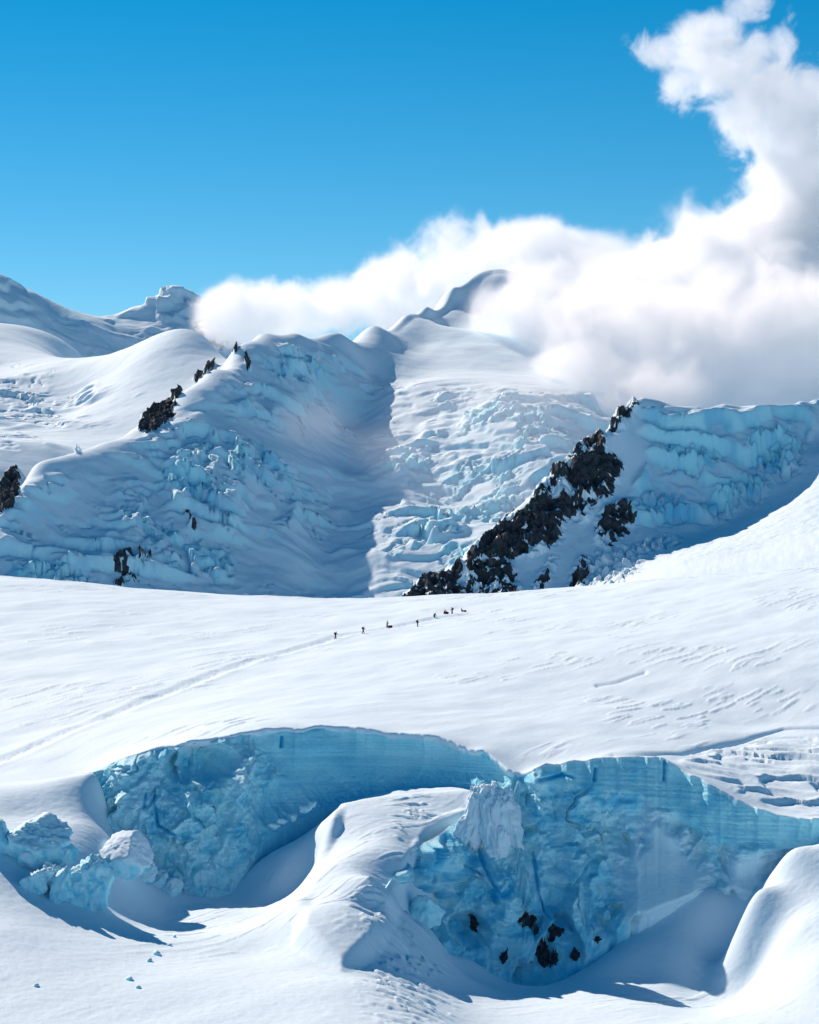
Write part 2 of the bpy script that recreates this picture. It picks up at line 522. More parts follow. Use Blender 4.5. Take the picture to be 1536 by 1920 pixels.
# ================================================================== RIGHT RIDGE
crestC = [(640, 1190, 1600), (760, 1121, 1632), (800, 1090, 1640), (860, 1056, 1650), (900, 1012, 1662), (955, 970, 1676), (1010, 915, 1688), (1050, 876, 1700), (1100, 836, 1715), (1135, 812, 1724), (1150, 790, 1732), (1165, 770, 1742),
          (1200, 750, 1752), (1230, 752, 1756), (1310, 766, 1752), (1360, 760, 1760), (1440, 768, 1765), (1500, 756, 1775), (1560, 738, 1790), (1700, 720, 1800), (1800, 715, 1800)]
ptsC = W(crestC) + behind(crestC, 12, 2) + behind(crestC, 60, 45) + behind(crestC, 150, 130) + W([
    (900, 1080, 1640), (850, 1110, 1632), (950, 1040, 1652), (1000, 1000, 1664), (1000, 1085, 1636), (1050, 950, 1682), (1050, 1050, 1648), (1100, 900, 1698), (1100, 1000, 1668), (1080, 1100, 1626), (1150, 870, 1712), (1150, 950, 1688), (1130, 1050, 1645),
    (960, 1120, 1620), (780, 1135, 1622), (1190, 800, 1738), (1200, 880, 1718), (1180, 980, 1682), (1150, 1060, 1640),
    (1250, 820, 1740), (1260, 900, 1718), (1240, 985, 1690), (1350, 820, 1745), (1350, 900, 1722), (1330, 980, 1696), (1440, 830, 1752), (1430, 910, 1728), (1400, 962, 1705), (1490, 800, 1768), (1480, 880, 1735), (1520, 800, 1765), (1536, 850, 1735),
    (1560, 790, 1770), (1700, 790, 1765), (1800, 780, 1765),
    (1230, 1020, 1660), (1320, 1006, 1670), (1420, 970, 1680), (1500, 930, 1685), (1600, 880, 1700), (1800, 860, 1700), (1170, 1075, 1615), (1100, 1105, 1600), (1300, 1045, 1590), (1420, 1030, 1580), (1536, 1000, 1580), (1800, 960, 1580),
    (1250, 1085, 1500), (1400, 1078, 1470), (1536, 1066, 1450), (1800, 1050, 1450), (1000, 1140, 1540), (800, 1160, 1540), (640, 1210, 1540), (640, 1300, 1350), (1000, 1250, 1300), (1300, 1220, 1300), (1536, 1200, 1300), (1800, 1200, 1300)])
surfC = Surface(ptsC, 2e-5)
X, Y = fan(680, 1700, 700, rows((1300, 1580, 24), (1580, 1790, 380), (1790, 1900, 14)))
Z0 = surfC(X, Y)
pxC, pyC = pix(X, Y, Z0)
rock_polys = [
    [(1147, 806), (1146, 780), (1191, 752), (1198, 760), (1175, 793), (1154, 806)],
    [(1129, 812), (1100, 815), (1072, 850), (1036, 866), (1036, 896), (1002, 922), (998, 943), (970, 965), (938, 985), (893, 1026), (875, 1045), (880, 1077), (868, 1125), (976, 1120), (954, 1051), (1016, 1033), (1053, 1007), (1053, 971), (1097, 971), (1123, 940), (1151, 924), (1162, 875), (1134, 850)],
    [(750, 1130), (797, 1084), (838, 1079), (859, 1048), (867, 1067), (870, 1130)],
    [(1121, 1017), (1121, 979), (1139, 953), (1182, 946), (1188, 979), (1144, 1022)],
    [(1070, 1108), (1075, 1072), (1097, 1044), (1102, 1077), (1089, 1108)],
    [(1000, 1110), (1034, 1050), (1041, 1053), (1012, 1110)]]
sd = np.maximum.reduce([poly_sd(pxC, pyC, p) for p in rock_polys])
nr = fbm(X / 5 + 0.02 * Z0, (Y + 0.8 * Z0) / 3.6, 5, 101, 0.62)
nbig = fbm(X / 26, (Y + Z0) / 26, 3, 109)
# snow lies on the ledges
rr = sst(-14, 8, sd)
w1 = fbm(X / 75, Y / 40, 4, 111); w2 = fbm(X / 26, Y / 16, 4, 115)
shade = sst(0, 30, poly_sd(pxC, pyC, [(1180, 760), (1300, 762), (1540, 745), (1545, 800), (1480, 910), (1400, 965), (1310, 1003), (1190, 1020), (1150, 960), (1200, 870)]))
Z = Z0 + 2.5 * w1 * (1 - rr) * (0.15 + 0.85 * shade)
Z = terrace(Z, 24, 0.9 * w1 + X / 150, 0.28, 0.6 * shade)
Z = terrace(Z, 8, 1.2 * w1 + 0.4 * w2 + X / 90, 0.22, 0.45 * shade * sst(-0.1, 0.5, w1))
debris = np.clip(2 * np.maximum(blobs(pxC, pyC, [(1150, 1060, 70, 45, -25), (1230, 1020, 60, 16, -10), (1240, 960, 60, 35, 10), (1300, 860, 70, 40, 0), (1450, 850, 70, 60, 30), (1380, 940, 90, 30, -25)]), 0), 0, 1)
f1, f2, rid, ox, oy = voronoi(X / 5.5 + 0.4 * w2, Y / 5.5 + 0.3 * w1, 151)
Z += debris * ((rid - 0.45) * 4.2 + (ox * np.cos(rid * 40) + oy * np.sin(rid * 40)) * 4.5 - 2.0 * (1 - sst(0, 0.15, f2 - f1)))
crag = ridged(X / 15, (Y + 0.7 * Z0) / 15, 6, 121, 0.55)
Z += rr * (5.0 * crag - 3.4) + 0.35 * fbm(X / 9, Y / 9, 4, 131) + rr * 1.2 * nr
X = X + rr * 3.0 * fbm(Y / 8, Z0 / 8, 5, 141)
Yd = Y - rr * 4.5 * fbm(X / 10, Z0 / 10, 5, 143)
ZC = Z
gz = np.gradient(Z, axis=0) / np.maximum(np.gradient(Y, axis=0), 1e-3)
rmask = sst(-9, 9, sd) * 1.25 - 0.68 + 0.85 * nr + 0.95 * nbig - 0.8 * sst(1.2, 0.2, gz)
rmask = np.where(sd > -12, rmask, -1)
VC = np.stack([X, Yd, Z], -1).reshape(-1, 3); QC = grid_quads(*X.shape)
gz = np.gradient(Z, axis=0) / np.maximum(np.gradient(Y, axis=0), 1e-3)
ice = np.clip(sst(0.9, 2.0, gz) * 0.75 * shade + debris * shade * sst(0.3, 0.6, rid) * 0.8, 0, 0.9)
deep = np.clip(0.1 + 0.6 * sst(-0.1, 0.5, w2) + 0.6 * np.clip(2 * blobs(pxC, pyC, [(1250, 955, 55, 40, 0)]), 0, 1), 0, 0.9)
rf = drop_crumbs(QC, rmask.ravel()[QC].mean(1) > 0, 12)
rC = link('right_ridge', sub_mesh('right_ridge', VC, QC, ~rf, {'ice': ice, 'deep': deep}), M_snow_far)
tag(rC, kind='structure')
cx = pxC.ravel()[QC].mean(1); cy = pyC.ravel()[QC].mean(1)
sds = np.stack([poly_sd(cx, cy, p) for p in rock_polys])
best = sds.argmax(0)
labs = ['dark rock tooth at the top of the right ridge beside the snow dome', 'large jagged black rock face streaked with snow down the right ridge', 'low dark rocks at the left foot of the right ridge',
        'dark rock buttress right of the steep snow couloir', 'small black rock knob beside the tumbled ice debris', 'thin diagonal rock rib in the steep snow couloir']
for i, lab in enumerate(labs):
    sel = rf & (best == i)
    rock_thing('rock_cliff' if i == 1 else 'rock_outcrop', lab, VC, QC, drop_crumbs(QC, sel, 4), M_rock)

# ================================================================== UPPER SNOWFIELD (the plateau the climbers cross)
RIM = np.array([(-400, 1472, 405), (-100, 1462, 405), (60, 1457, 405), (150, 1452, 405), (185, 1443, 404), (240, 1415, 404), (330, 1392, 405), (440, 1376, 409), (530, 1361, 414), (650, 1360, 418), (760, 1372, 418), (830, 1380, 416),
                (900, 1402, 412), (945, 1434, 407), (965, 1446, 405), (1000, 1436, 403), (1050, 1426, 405), (1160, 1416, 406), (1240, 1420, 405), (1265, 1433, 404), (1330, 1470, 400), (1400, 1500, 397), (1440, 1524, 395), (1536, 1535, 393), (1900, 1550, 392)], float) - np.array([0, 0, 5.0])
_ru = np.linspace(-400, 1900, 2301)
_rpy = smooth1(np.interp(_ru, RIM[:, 0], RIM[:, 1]), 25)
_rY = smooth1(np.interp(_ru, RIM[:, 0], RIM[:, 2]), 41)
_jag = fbm(_ru / 26, _ru * 0 + 3.3, 4, 201) * 3.0 + np.clip(fbm(_ru / 60, _ru * 0 + 7.7, 3, 207), 0, 1) * 7
_jag *= sst(170, 230, _ru)
_rpy = _rpy + _jag
_rY = _rY + fbm(_ru / 30, _ru * 0 + 1.3, 4, 205) * 0.9 * sst(170, 230, _ru)
def rim_at(u):
    return np.interp(u, _ru, _rpy), np.interp(u, _ru, _rY)

rim_pts = [(u, *[float(a) for a in rim_at(u)]) for u in list(range(-400, 160, 60)) + list(range(160, 1640, 24)) + [1700, 1800, 1900]]
ptsD = W(rim_pts) + W([
    (-400, 1052, 770), (0, 1081, 770), (150, 1094, 770), (300, 1107, 770), (430, 1117, 770), (560, 1124, 770), (660, 1124, 770), (760, 1121, 770), (900, 1114, 770), (1070, 1103, 770), (1200, 1092, 770), (1300, 1084, 770), (1420, 1074, 770), (1536, 1064, 770), (1900, 1036, 770),
    (-400, 1140, 640), (0, 1152, 640), (400, 1175, 640), (768, 1172, 640), (1150, 1158, 640), (1536, 1140, 640), (1900, 1130, 640),
    (-400, 1245, 540), (0, 1250, 540), (400, 1252, 535), (768, 1245, 530), (1150, 1240, 535), (1536, 1235, 545), (1900, 1230, 545),
    (-400, 1360, 460), (0, 1352, 462), (300, 1325, 465), (500, 1310, 465), (768, 1308, 465), (1000, 1330, 460), (1200, 1340, 460), (1350, 1350, 470), (1536, 1345, 480), (1900, 1345, 480),
    (1330, 1412, 428), (1420, 1405, 440), (1536, 1400, 445), (1450, 1450, 420), (1536, 1450, 420), (1900, 1450, 420),
    (-400, 1078, 900), (0, 1108, 900), (560, 1145, 900), (760, 1142, 900), (1070, 1125, 900), (1536, 1090, 900), (1900, 1060, 900),
    (-400, 1150, 1050), (0, 1180, 1050), (560, 1200, 1050), (1070, 1190, 1050), (1536, 1160, 1050), (1900, 1140, 1050)])
surfD = Surface(ptsD, 1e-6)

def snow_relief(X, Y, amp, seed, rot=1.12):
    """wind-carved snow: low swells and shallow undercut scarps"""
    c, s = math.cos(rot), math.sin(rot)
    a = X * c + Y * s; b = -X * s + Y * c
    sw = 0.55 * fbm(a / 46, b / 22, 3, seed)
    w = fbm(a / 14, b / 4, 4, seed + 5)
    st = fbm(a / 22.0, b / 1.7, 2, seed + 9) + 0.3 * w
    scarp = sst(0.28, 0.42, st) * (1 - 0.9 * sst(0.40, 1.1, st))
    zone = sst(0.05, 0.5, fbm(a / 55, b / 36, 3, seed + 15))
    return amp * (sw + 0.22 * scarp * (0.10 + zone) + 0.05 * w), zone

# crevasse-like scarps and the rough ground at the right edge
def rough_right(px, py):
    return sst(0, 30, poly_sd(px, py, [(1255, 1436), (1290, 1405), (1400, 1385), (1560, 1360), (1900, 1340), (1900, 1560), (1540, 1545), (1430, 1520), (1330, 1470)]))

TRAIL = [(-60, 1446), (60, 1400), (150, 1362), (260, 1318), (340, 1286), (420, 1258), (500, 1232), (580, 1209), (640, 1192), (700, 1181), (760, 1171), (820, 1158), (880, 1148)]
def trail_world():
    out = []
    for px, py in TRAIL:
        Ys = np.linspace(400, 760, 721); Xs = (px - 768) / F * Ys
        zz = surfD(Xs, Ys); pp = pix(Xs, Ys, zz)[1]
        i = int(np.argmin(np.abs(pp - py)))
        out.append((Xs[i], Ys[i]))
    return out
trail = trail_world()

def heightD(X, Y):
    Z0 = surfD(X, Y)
    px, py = pix(X, Y, Z0)
    r, zone = snow_relief(X, Y, 1.0, 301)
    rr = rough_right(px, py)
    edge = sst(0, 10, Y - rim_at(px)[1])            # calm at the very rim
    Z = Z0 + r * (0.12 + 0.88 * edge) * (1 + 0.3 * rr)
    Z = terrace(Z, 1.7, 1.1 * fbm(X / 22, Y / 12, 3, 333) + X / 60, 0.22, 0.8 * rr * edge)
    Z += rr * edge * 0.35 * fbm(X / 9, Y / 3, 4, 337)
    # the long crack running to the right edge and a short one mid-slope
    for (poly, dep) in (([(1090, 1436), (1150, 1418), (1280, 1412), (1400, 1388), (1470, 1366), (1600, 1360)], 0.9), ([(1120, 1284), (1160, 1276), (1210, 1258)], 0.5)):
        d = np.full(X.shape, 1e9)
        for (ax, ay), (bx, by) in zip(poly[:-1], poly[1:]):
            ex, ey = bx - ax, by - ay
            t = np.clip(((px - ax) * ex + (py - ay) * ey) / (ex * ex + ey * ey), 0, 1)
            d = np.minimum(d, np.hypot((px - ax - t * ex), (py - ay - t * ey) * 1.0))
        Z -= dep * np.exp(-(d / 3.2) ** 2) * edge
    # trodden trail
    d = np.full(X.shape, 1e9)
    for (ax, ay), (bx, by) in zip(trail[:-1], trail[1:]):
        ex, ey = bx - ax, by - ay
        t = np.clip(((X - ax) * ex + (Y - ay) * ey) / (ex * ex + ey * ey), 0, 1)
        d = np.minimum(d, np.hypot(X - ax - t * ex, Y - ay - t * ey))
    tr = np.exp(-(d / 1.5) ** 2)
    Z += -0.34 * tr * (0.6 + 0.8 * np.abs(fbm(X / 1.6, Y / 1.6, 2, 351))) + 0.12 * np.exp(-((d - 2.6) / 1.0) ** 2)
    return Z

uD = widen(np.linspace(-220, 1760, 760))
tD = np.concatenate([np.linspace(0, 0.1, 60, endpoint=False), np.linspace(0.1, 0.62, 230, endpoint=False), np.linspace(0.62, 0.8, 110, endpoint=False), np.linspace(0.8, 1.0, 20)])
rpy, rY = rim_at(uD)
Y = rY[None, :] + (1000 - rY[None, :]) * (0.55 * tD[:, None] + 0.45 * tD[:, None] ** 2.2)
X = (uD[None, :] - 768) / F * Y
Z = heightD(X, Y)
# overhanging cornice lip along the break
lipw = sst(165, 200, uD)[None, :]
def lip(dy, dz):
    y = Y[:1] + dy * lipw
    return (uD[None, :] - 768) / F * y, y, Z[:1] + dz * lipw
rimZ = Z[0].copy(); rimX = X[0].copy(); rimY = Y[0].copy()
L_ = [lip(0.45, -1.3), lip(-0.15, -0.95), lip(-0.45, -0.6), lip(-0.4, -0.2)]
X = np.concatenate([l[0] for l in L_] + [X]); Y = np.concatenate([l[1] for l in L_] + [Y]); Z = np.concatenate([l[2] for l in L_] + [Z])
VD = np.stack([X, Y, Z], -1).reshape(-1, 3); QD = grid_quads(*X.shape)
plate = link('upper_snowfield', make_mesh('upper_snowfield', VD, QD, {'ice': 0 * X, 'deep': 0 * X}), M_snow)
tag(plate, kind='structure')

# ================================================================== LOWER SNOWFIELD (basins, mound, foreground)
ptsE = W([(u, float(rim_at(u)[0]), float(rim_at(u)[1])) for u in range(-400, 160, 60)]) + W([
    (-400, 1400, 445), (-200, 1395, 445), (0, 1390, 445), (120, 1400, 440),
    # left slope
    (-400, 1600, 362), (-150, 1600, 362), (0, 1600, 362), (-400, 1740, 336), (-150, 1740, 336), (0, 1740, 336), (100, 1640, 362), (120, 1740, 345), (200, 1690, 362), (150, 1540, 378), (150, 1600, 368), (200, 1560, 379), (205, 1620, 371), (200, 1500, 392), (60, 1530, 381), (0, 1530, 379), (-200, 1530, 379),
    (-400, 1940, 300), (0, 1940, 300), (250, 1940, 300), (500, 1940, 300), (700, 1940, 300), (0, 1830, 319), (250, 1800, 335), (400, 1780, 346), (250, 1710, 366),
    (-400, 2300, 230), (0, 2300, 230), (500, 2300, 230), (1000, 2300, 240), (1900, 2300, 250),
    # left basin
    (330, 1672, 384), (440, 1676, 386), (490, 1692, 380), (400, 1702, 375), (300, 1692, 376), (540, 1640, 385), (500, 1605, 392), (560, 1572, 396), (600, 1600, 384), (600, 1545, 399), (650, 1507, 404), (760, 1482, 407), (860, 1478, 404), (920, 1512, 399),
    (430, 1655, 398), (330, 1655, 396), (250, 1660, 390), (250, 1620, 398), (560, 1690, 366), (620, 1640, 368), (500, 1780, 346),
    # mound crest and its long near side
    (635, 1514, 392), (680, 1506, 395), (720, 1501, 397), (760, 1497, 398), (800, 1494, 398), (850, 1489, 397), (880, 1500, 395), (610, 1560, 384), (640, 1620, 368), (700, 1640, 362), (775, 1550, 386), (830, 1535, 390), (740, 1600, 373), (700, 1690, 357), (660, 1760, 345), (700, 1850, 322),
    # edge into the right basin
    (785, 1590, 380), (745, 1636, 370), (722, 1670, 364), (705, 1704, 358), (760, 1712, 362), (800, 1744, 365.5), (850, 1800, 367.5), (900, 1833, 368), (960, 1850, 368), (1050, 1853, 368), (1130, 1847, 368), (1240, 1853, 368), (1330, 1866, 367), (1380, 1838, 367), (1420, 1802, 367),
    (780, 1800, 352), (850, 1860, 350), (1000, 1890, 350), (1200, 1890, 350), (1350, 1900, 350), (900, 1940, 326), (1150, 1940, 328), (1400, 1940, 328),
    # right basin floor
    (795, 1730, 367.5), (860, 1792, 373), (930, 1834, 374), (1010, 1851, 374), (1100, 1818, 376), (1180, 1772, 380), (1200, 1830, 373), (1260, 1732, 382), (1330, 1678, 385), (1390, 1706, 382), (1300, 1790, 376), (1375, 1770, 376), (1320, 1840, 371),
    (985, 1830, 388), (1050, 1800, 390), (1130, 1750, 394), (1220, 1700, 396), (1330, 1660, 397), (1400, 1675, 393), (1470, 1650, 391), (1540, 1615, 392), (1700, 1610, 392), (1900, 1610, 392),
    # right mound
    (1480, 1600, 378), (1500, 1589, 379), (1540, 1582, 379), (1620, 1575, 379), (1465, 1640, 377), (1430, 1668, 376), (1398, 1702, 374), (1396, 1740, 371), (1404, 1780, 368.5), (1470, 1700, 370), (1536, 1650, 372), (1536, 1720, 363), (1536, 1800, 352), (1450, 1830, 358), (1460, 1770, 364), (1536, 1940, 326), (1700, 1650, 372), (1700, 1800, 350), (1900, 1700, 362), (1900, 1940, 320)])
ptsE += [((u - 768) / F * yy, yy, CZ - dz) for u in range(240, 1901, 110) for yy, dz in ((424, 64), (445, 74))]
ptsE += [((u - 768) / F * yy, yy, CZ - dz) for u, yy, dz in ((752, 366.5, 60.0), (778, 371.5, 62.5), (805, 376.5, 64.5), (850, 382, 67.5), (900, 385, 70), (950, 387, 72))]
surfE = Surface(ptsE, 4e-4, 1.0, 4.5)
X, Y = fan(-220, 1760, 700, rows((235, 300, 20), (300, 352, 110), (352, 410, 290), (410, 445, 16)))
Z0 = surfE(X, Y)
pxE, pyE = pix(X, Y, Z0)
def blur(A, k):
    A = np.apply_along_axis(lambda v: smooth1(v, k), 0, A)
    return np.apply_along_axis(lambda v: smooth1(v, k), 1, A)
even = np.clip(2.2 * np.maximum(blobs(pxE, pyE, [(140, 1560, 140, 110, 0)]), 0), 0, 1)
Z0 = Z0 * (1 - even) + even * blur(Z0, 45)
# the mound between the basins, fitted on its own so that it stays broad and even
surfM = Surface(W([(560, 1640, 380), (610, 1560, 386), (635, 1514, 392), (700, 1503, 396), (780, 1496, 398), (860, 1490, 398), (900, 1500, 396), (640, 1620, 369), (700, 1560, 382), (780, 1550, 387), (840, 1538, 391), (740, 1610, 372), (785, 1590, 380),
                   (700, 1650, 361), (745, 1636, 370), (722, 1670, 364), (700, 1704, 357), (650, 1700, 352), (600, 1680, 361), (640, 1780, 338), (700, 1780, 340), (880, 1525, 394), (740, 1560, 382), (680, 1540, 386)]), 2e-3)
ZM = surfM(X, Y)
pxM, pyM = pix(X, Y, ZM)
wm = sst(0, 34, poly_sd(pxM, pyM, [(575, 1610), (612, 1545), (622, 1480), (700, 1470), (900, 1460), (905, 1535), (830, 1560), (800, 1595), (735, 1745), (640, 1830), (540, 1740)])) * sst(402.5, 398.5, Y)
Z0 = Z0 * (1 - wm) + wm * ZM
merge = sst(205, 150, pxE) * sst(378, 397, Y)
r, zone = snow_relief(X, Y, 1.0, 401, 0.75)
carve = np.clip(1.6 * np.maximum(blobs(pxE, pyE, [(755, 1815, 100, 110, 35), (690, 1700, 50, 90, 0), (780, 1505, 60, 18, 0), (770, 1890, 110, 60, 0)]), 0), 0, 1)
shadeE = np.maximum(sst(0, 15, poly_sd(pxE, pyE, [(720, 1690), (800, 1740), (900, 1830), (1330, 1865), (1420, 1800), (1390, 1690), (1330, 1640), (1000, 1700)])),
                    sst(0, 15, poly_sd(pxE, pyE, [(200, 1640), (420, 1690), (500, 1690), (600, 1560), (640, 1500), (900, 1470), (900, 1440), (500, 1500)])))
def ripples(X, Y, seed):
    q = fbm(X / 7, Y / 7, 3, seed + 3)
    s1 = fbm(X / 6.5 + 0.6 * q, Y / 1.9 + 0.5 * q, 3, seed)
    return sst(0.0, 0.25, s1) * (1 - 0.95 * sst(0.1, 0.9, s1))
Z = Z0 + r * (0.5 - 0.35 * shadeE)
Z += (carve * 0.42 + 0.015 * (1 - shadeE)) * ripples(X, Y, 441)
Z += 0.04 * fbm(X / 1.5, Y / 1.0, 3, 461)
on = merge > 0
zd = heightD(X[on], Y[on]) + 0.03 - 0.05 * np.clip(Y[on] - 400.2, 0, 9)
Z[on] = Z[on] * (1 - merge[on]) + merge[on] * zd
VE = np.stack([X, Y, Z], -1).reshape(-1, 3); QE = grid_quads(*X.shape)
lower = link('lower_snowfield', make_mesh('lower_snowfield', VE, QE, {'ice': 0 * X, 'deep': 0 * X}), M_snow)
tag(lower, kind='structure')

# ================================================================== ICE WALLS
def curve_px(pts, n, k=9):
    P = np.array(pts, float)
    d = np.r_[0, np.cumsum(np.hypot(np.diff(P[:, 0]), np.diff(P[:, 1])))]
    t = np.linspace(0, d[-1], n)
    return [smooth1(np.interp(t, d, P[:, i]), k) for i in range(3)]

def smooth_rows(A, k):
    return np.stack([smooth1(A[:, i], k) for i in range(A.shape[1])], 1)

def px_to_xyz(c):
    return np.stack(world_pt(c[0], c[1], c[2]), 1)

def line_d(px, py, poly):
    d = np.full(px.shape, 1e9)
    for (ax, ay), (bx, by) in zip(poly[:-1], poly[1:]):
        ex, ey = bx - ax, by - ay
        t = np.clip(((px - ax) * ex + (py - ay) * ey) / (ex * ex + ey * ey), 0, 1)
        d = np.minimum(d, np.hypot(px - ax - t * ex, py - ay - t * ey))
    return d

def plates(S, H, scale, seed, stretch=1.2):
    """fractured ice: tilted plates, edges softened by drifted snow"""
    w = fbm(S / (scale * 1.4), H / (scale * 1.4), 4, seed)
    f1, f2, rid, ox, oy = voronoi(S / scale + 0.8 * w, H / (scale * stretch) + 0.8 * w, seed + 3)
    e = sst(0, 0.16, f2 - f1)
    o = ((rid - 0.5) * 0.5 + (ox * np.cos(rid * 50) + oy * np.sin(rid * 50)) * 0.8) * e
    return o * scale, rid, f2 - f1

def billow(S, H, scale, seed, oct=5):
    w = fbm(S / (scale * 2), H / (scale * 2), 3, seed + 9)
    x, y = S / scale + 0.7 * w, H / scale - 0.7 * w
    o = np.zeros_like(S); a = 1.0
    for i in range(oct):
        o += a * (np.abs(perlin(x, y, seed + i)) - 0.3); x = x * 2.1 + 7; y = y * 2.1 - 3; a *= 0.5
    return o * scale

def build_wall(rim_xyz, base_xyz, nrow, relief, label):
    n = len(rim_xyz)
    T = np.linspace(0, 1, nrow)[:, None]
    P = rim_xyz[None] * (1 - T[..., None]) + base_xyz[None] * T[..., None]
    mid = smooth_rows((rim_xyz + base_xyz) / 2, 41)
    tg = np.gradient(mid[:, :2], axis=0)
    nrm = np.stack([tg[:, 1], -tg[:, 0]], 1); nrm /= np.linalg.norm(nrm, axis=1, keepdims=True) + 1e-9
    nrm = nrm * 0.55 + np.array([[0, -0.45]]); nrm /= np.linalg.norm(nrm, axis=1, keepdims=True)
    S = np.r_[0, np.cumsum(np.linalg.norm(np.diff(mid[:, :2], axis=0), axis=1))][None] + 0 * T
    px, py = pix(P[..., 0], P[..., 1], P[..., 2])
    off, ice, deep = relief(px, py, S, P[..., 2], T + 0 * S)
    P[..., 0] += nrm[None, :, 0] * off; P[..., 1] += nrm[None, :, 1] * off
    # the foot runs on below the snow
    k = 10
    foot = np.repeat(P[-1:], k, 0); foot[..., 2] -= np.linspace(0.4, 7, k)[:, None]; foot[..., 1] += np.linspace(0.0, 1.0, k)[:, None]
    ext = lambda A: np.concatenate([A, np.repeat(A[-1:], k, 0)])
    P = np.concatenate([P, foot]); ice = ext(ice); deep = ext(deep)
    me = make_mesh('ice_cliff', P.reshape(-1, 3), grid_quads(nrow + k, n), {'ice': ice, 'deep': deep})
    o = link('ice_cliff', me, M_ice)
    tag(o, label, 'ice cliff', 'broken ice cliffs of the glacier step')
    return o, P

# --- left basin
nL = 560
uL = np.linspace(172, 985, nL)
rimL = np.stack([np.interp(uL, uD, rimX), np.interp(uL, uD, rimY), np.interp(uL, uD, rimZ)], 1)
b = np.array([(172, 1475, 397), (200, 1560, 391), (235, 1640, 386), (300, 1680, 385), (380, 1684, 385), (440, 1672, 387), (470, 1625, 392), (500, 1570, 396), (560, 1532, 401), (620, 1512, 405), (700, 1495, 408), (780, 1475, 409), (840, 1464, 408), (900, 1474, 403), (985, 1494, 396)], float)
baseL = np.stack(world_pt(uL, smooth1(np.interp(uL, b[:, 0], b[:, 1]), 9) + 4, smooth1(np.interp(uL, b[:, 0], b[:, 2]), 9)), 1)
def reliefL(px, py, S, H, T):
    brk = sst(540, 400, px + 60 * fbm(S / 10, H / 10, 2, 599))
    o1, rid, gap = plates(S, H, 6.0, 501)
    o2, rid2, gap2 = plates(S, H, 1.6, 511)
    bl = billow(S, H, 3.2, 530); bs = billow(S, H, 0.9, 540, 4)
    m = fbm(S / 12, H / 9, 3, 520); mm = fbm(S / 3.5, H / 2.5, 4, 523)
    strata = fbm(S / 34, H / 0.5 + 0.05 * S + 0.6 * fbm(S / 20, H / 6, 2, 527), 4, 525)
    win = sst(0, 0.08, T)
    off = -0.9 * np.sin(np.pi * np.clip(T * 1.1, 0, 1)) * (1 - brk) + 1.8 * brk * np.sin(np.pi * T)
    off += brk * (0.62 * o1 + 0.38 * o2 + 0.28 * bl + 0.14 * bs + 0.12 * strata + 1.0 * m) * win
    off += (1 - brk) * (0.8 * m + 0.07 * strata + (0.35 * bl * sst(0.5, 0.9, T) + 0.1 * bs)) * win
    hol = np.clip(1.7 * blobs(px, py, [(375, 1430, 72, 36, -10)]), 0, 1); but = np.clip(1.4 * blobs(px, py, [(250, 1490, 36, 85, -8), (448, 1440, 30, 70, 25)]), 0, 1)
    off += -5.0 * hol ** 0.7 + 2.6 * but
    crk = np.maximum.reduce([np.exp(-(line_d(px, py, l) / 2.6) ** 2) for l in ([(291, 1478), (290, 1500), (298, 1545), (330, 1560)], [(275, 1485), (273, 1510)], [(530, 1382), (529, 1400)])])
    off -= 0.9 * crk
    off *= 1 - 0.75 * sst(0.9, 1.0, T)
    ice = np.clip(0.60 + 0.35 * (1 - brk) + 0.30 * m + 0.5 * mm * (0.35 + 0.65 * brk) - 0.35 * but + 0.2 * hol, 0.42, 1)
    deep = np.clip(0.10 + 0.25 * m + 0.35 * mm * brk + 0.16 * strata * (1 - brk) + 0.30 * sst(0.5, 0.95, T) * (1 - brk) + crk, 0, 1)
    ice = np.maximum(ice, crk) * sst(0.0, 0.02, T)
    return off, ice, deep
wallL, PL = build_wall(rimL, baseL, 170, reliefL, 'long pale blue ice cliff curving above the shaded left basin')

# --- right basin, starting at the spur under the white tower
rA = px_to_xyz(curve_px([(700, 1704, 358.5), (722, 1668, 364), (745, 1633, 370), (785, 1586, 380), (840, 1550, 388), (880, 1532, 391), (920, 1522, 393), (950, 1500, 395)], 190))
uR = np.linspace(966, 1700, 430)
rB = np.stack([np.interp(uR, uD, rimX), np.interp(uR, uD, rimY), np.interp(uR, uD, rimZ)], 1)
rimR = np.concatenate([rA, rB])
cA = px_to_xyz(curve_px([(706, 1718, 359), (770, 1730, 366.5), (820, 1762, 371.5), (870, 1804, 375), (930, 1842, 376), (985, 1858, 376.5)], 190))
cB = px_to_xyz(curve_px([(990, 1856, 377), (1040, 1850, 377.5), (1080, 1818, 379), (1110, 1792, 380), (1150, 1758, 382), (1190, 1734, 383), (1260, 1704, 385), (1330, 1676, 386.5), (1390, 1704, 384), (1450, 1660, 387), (1536, 1620, 389), (1700, 1620, 389)], 430))
baseR = smooth_rows(np.concatenate([cA, cB]), 7)
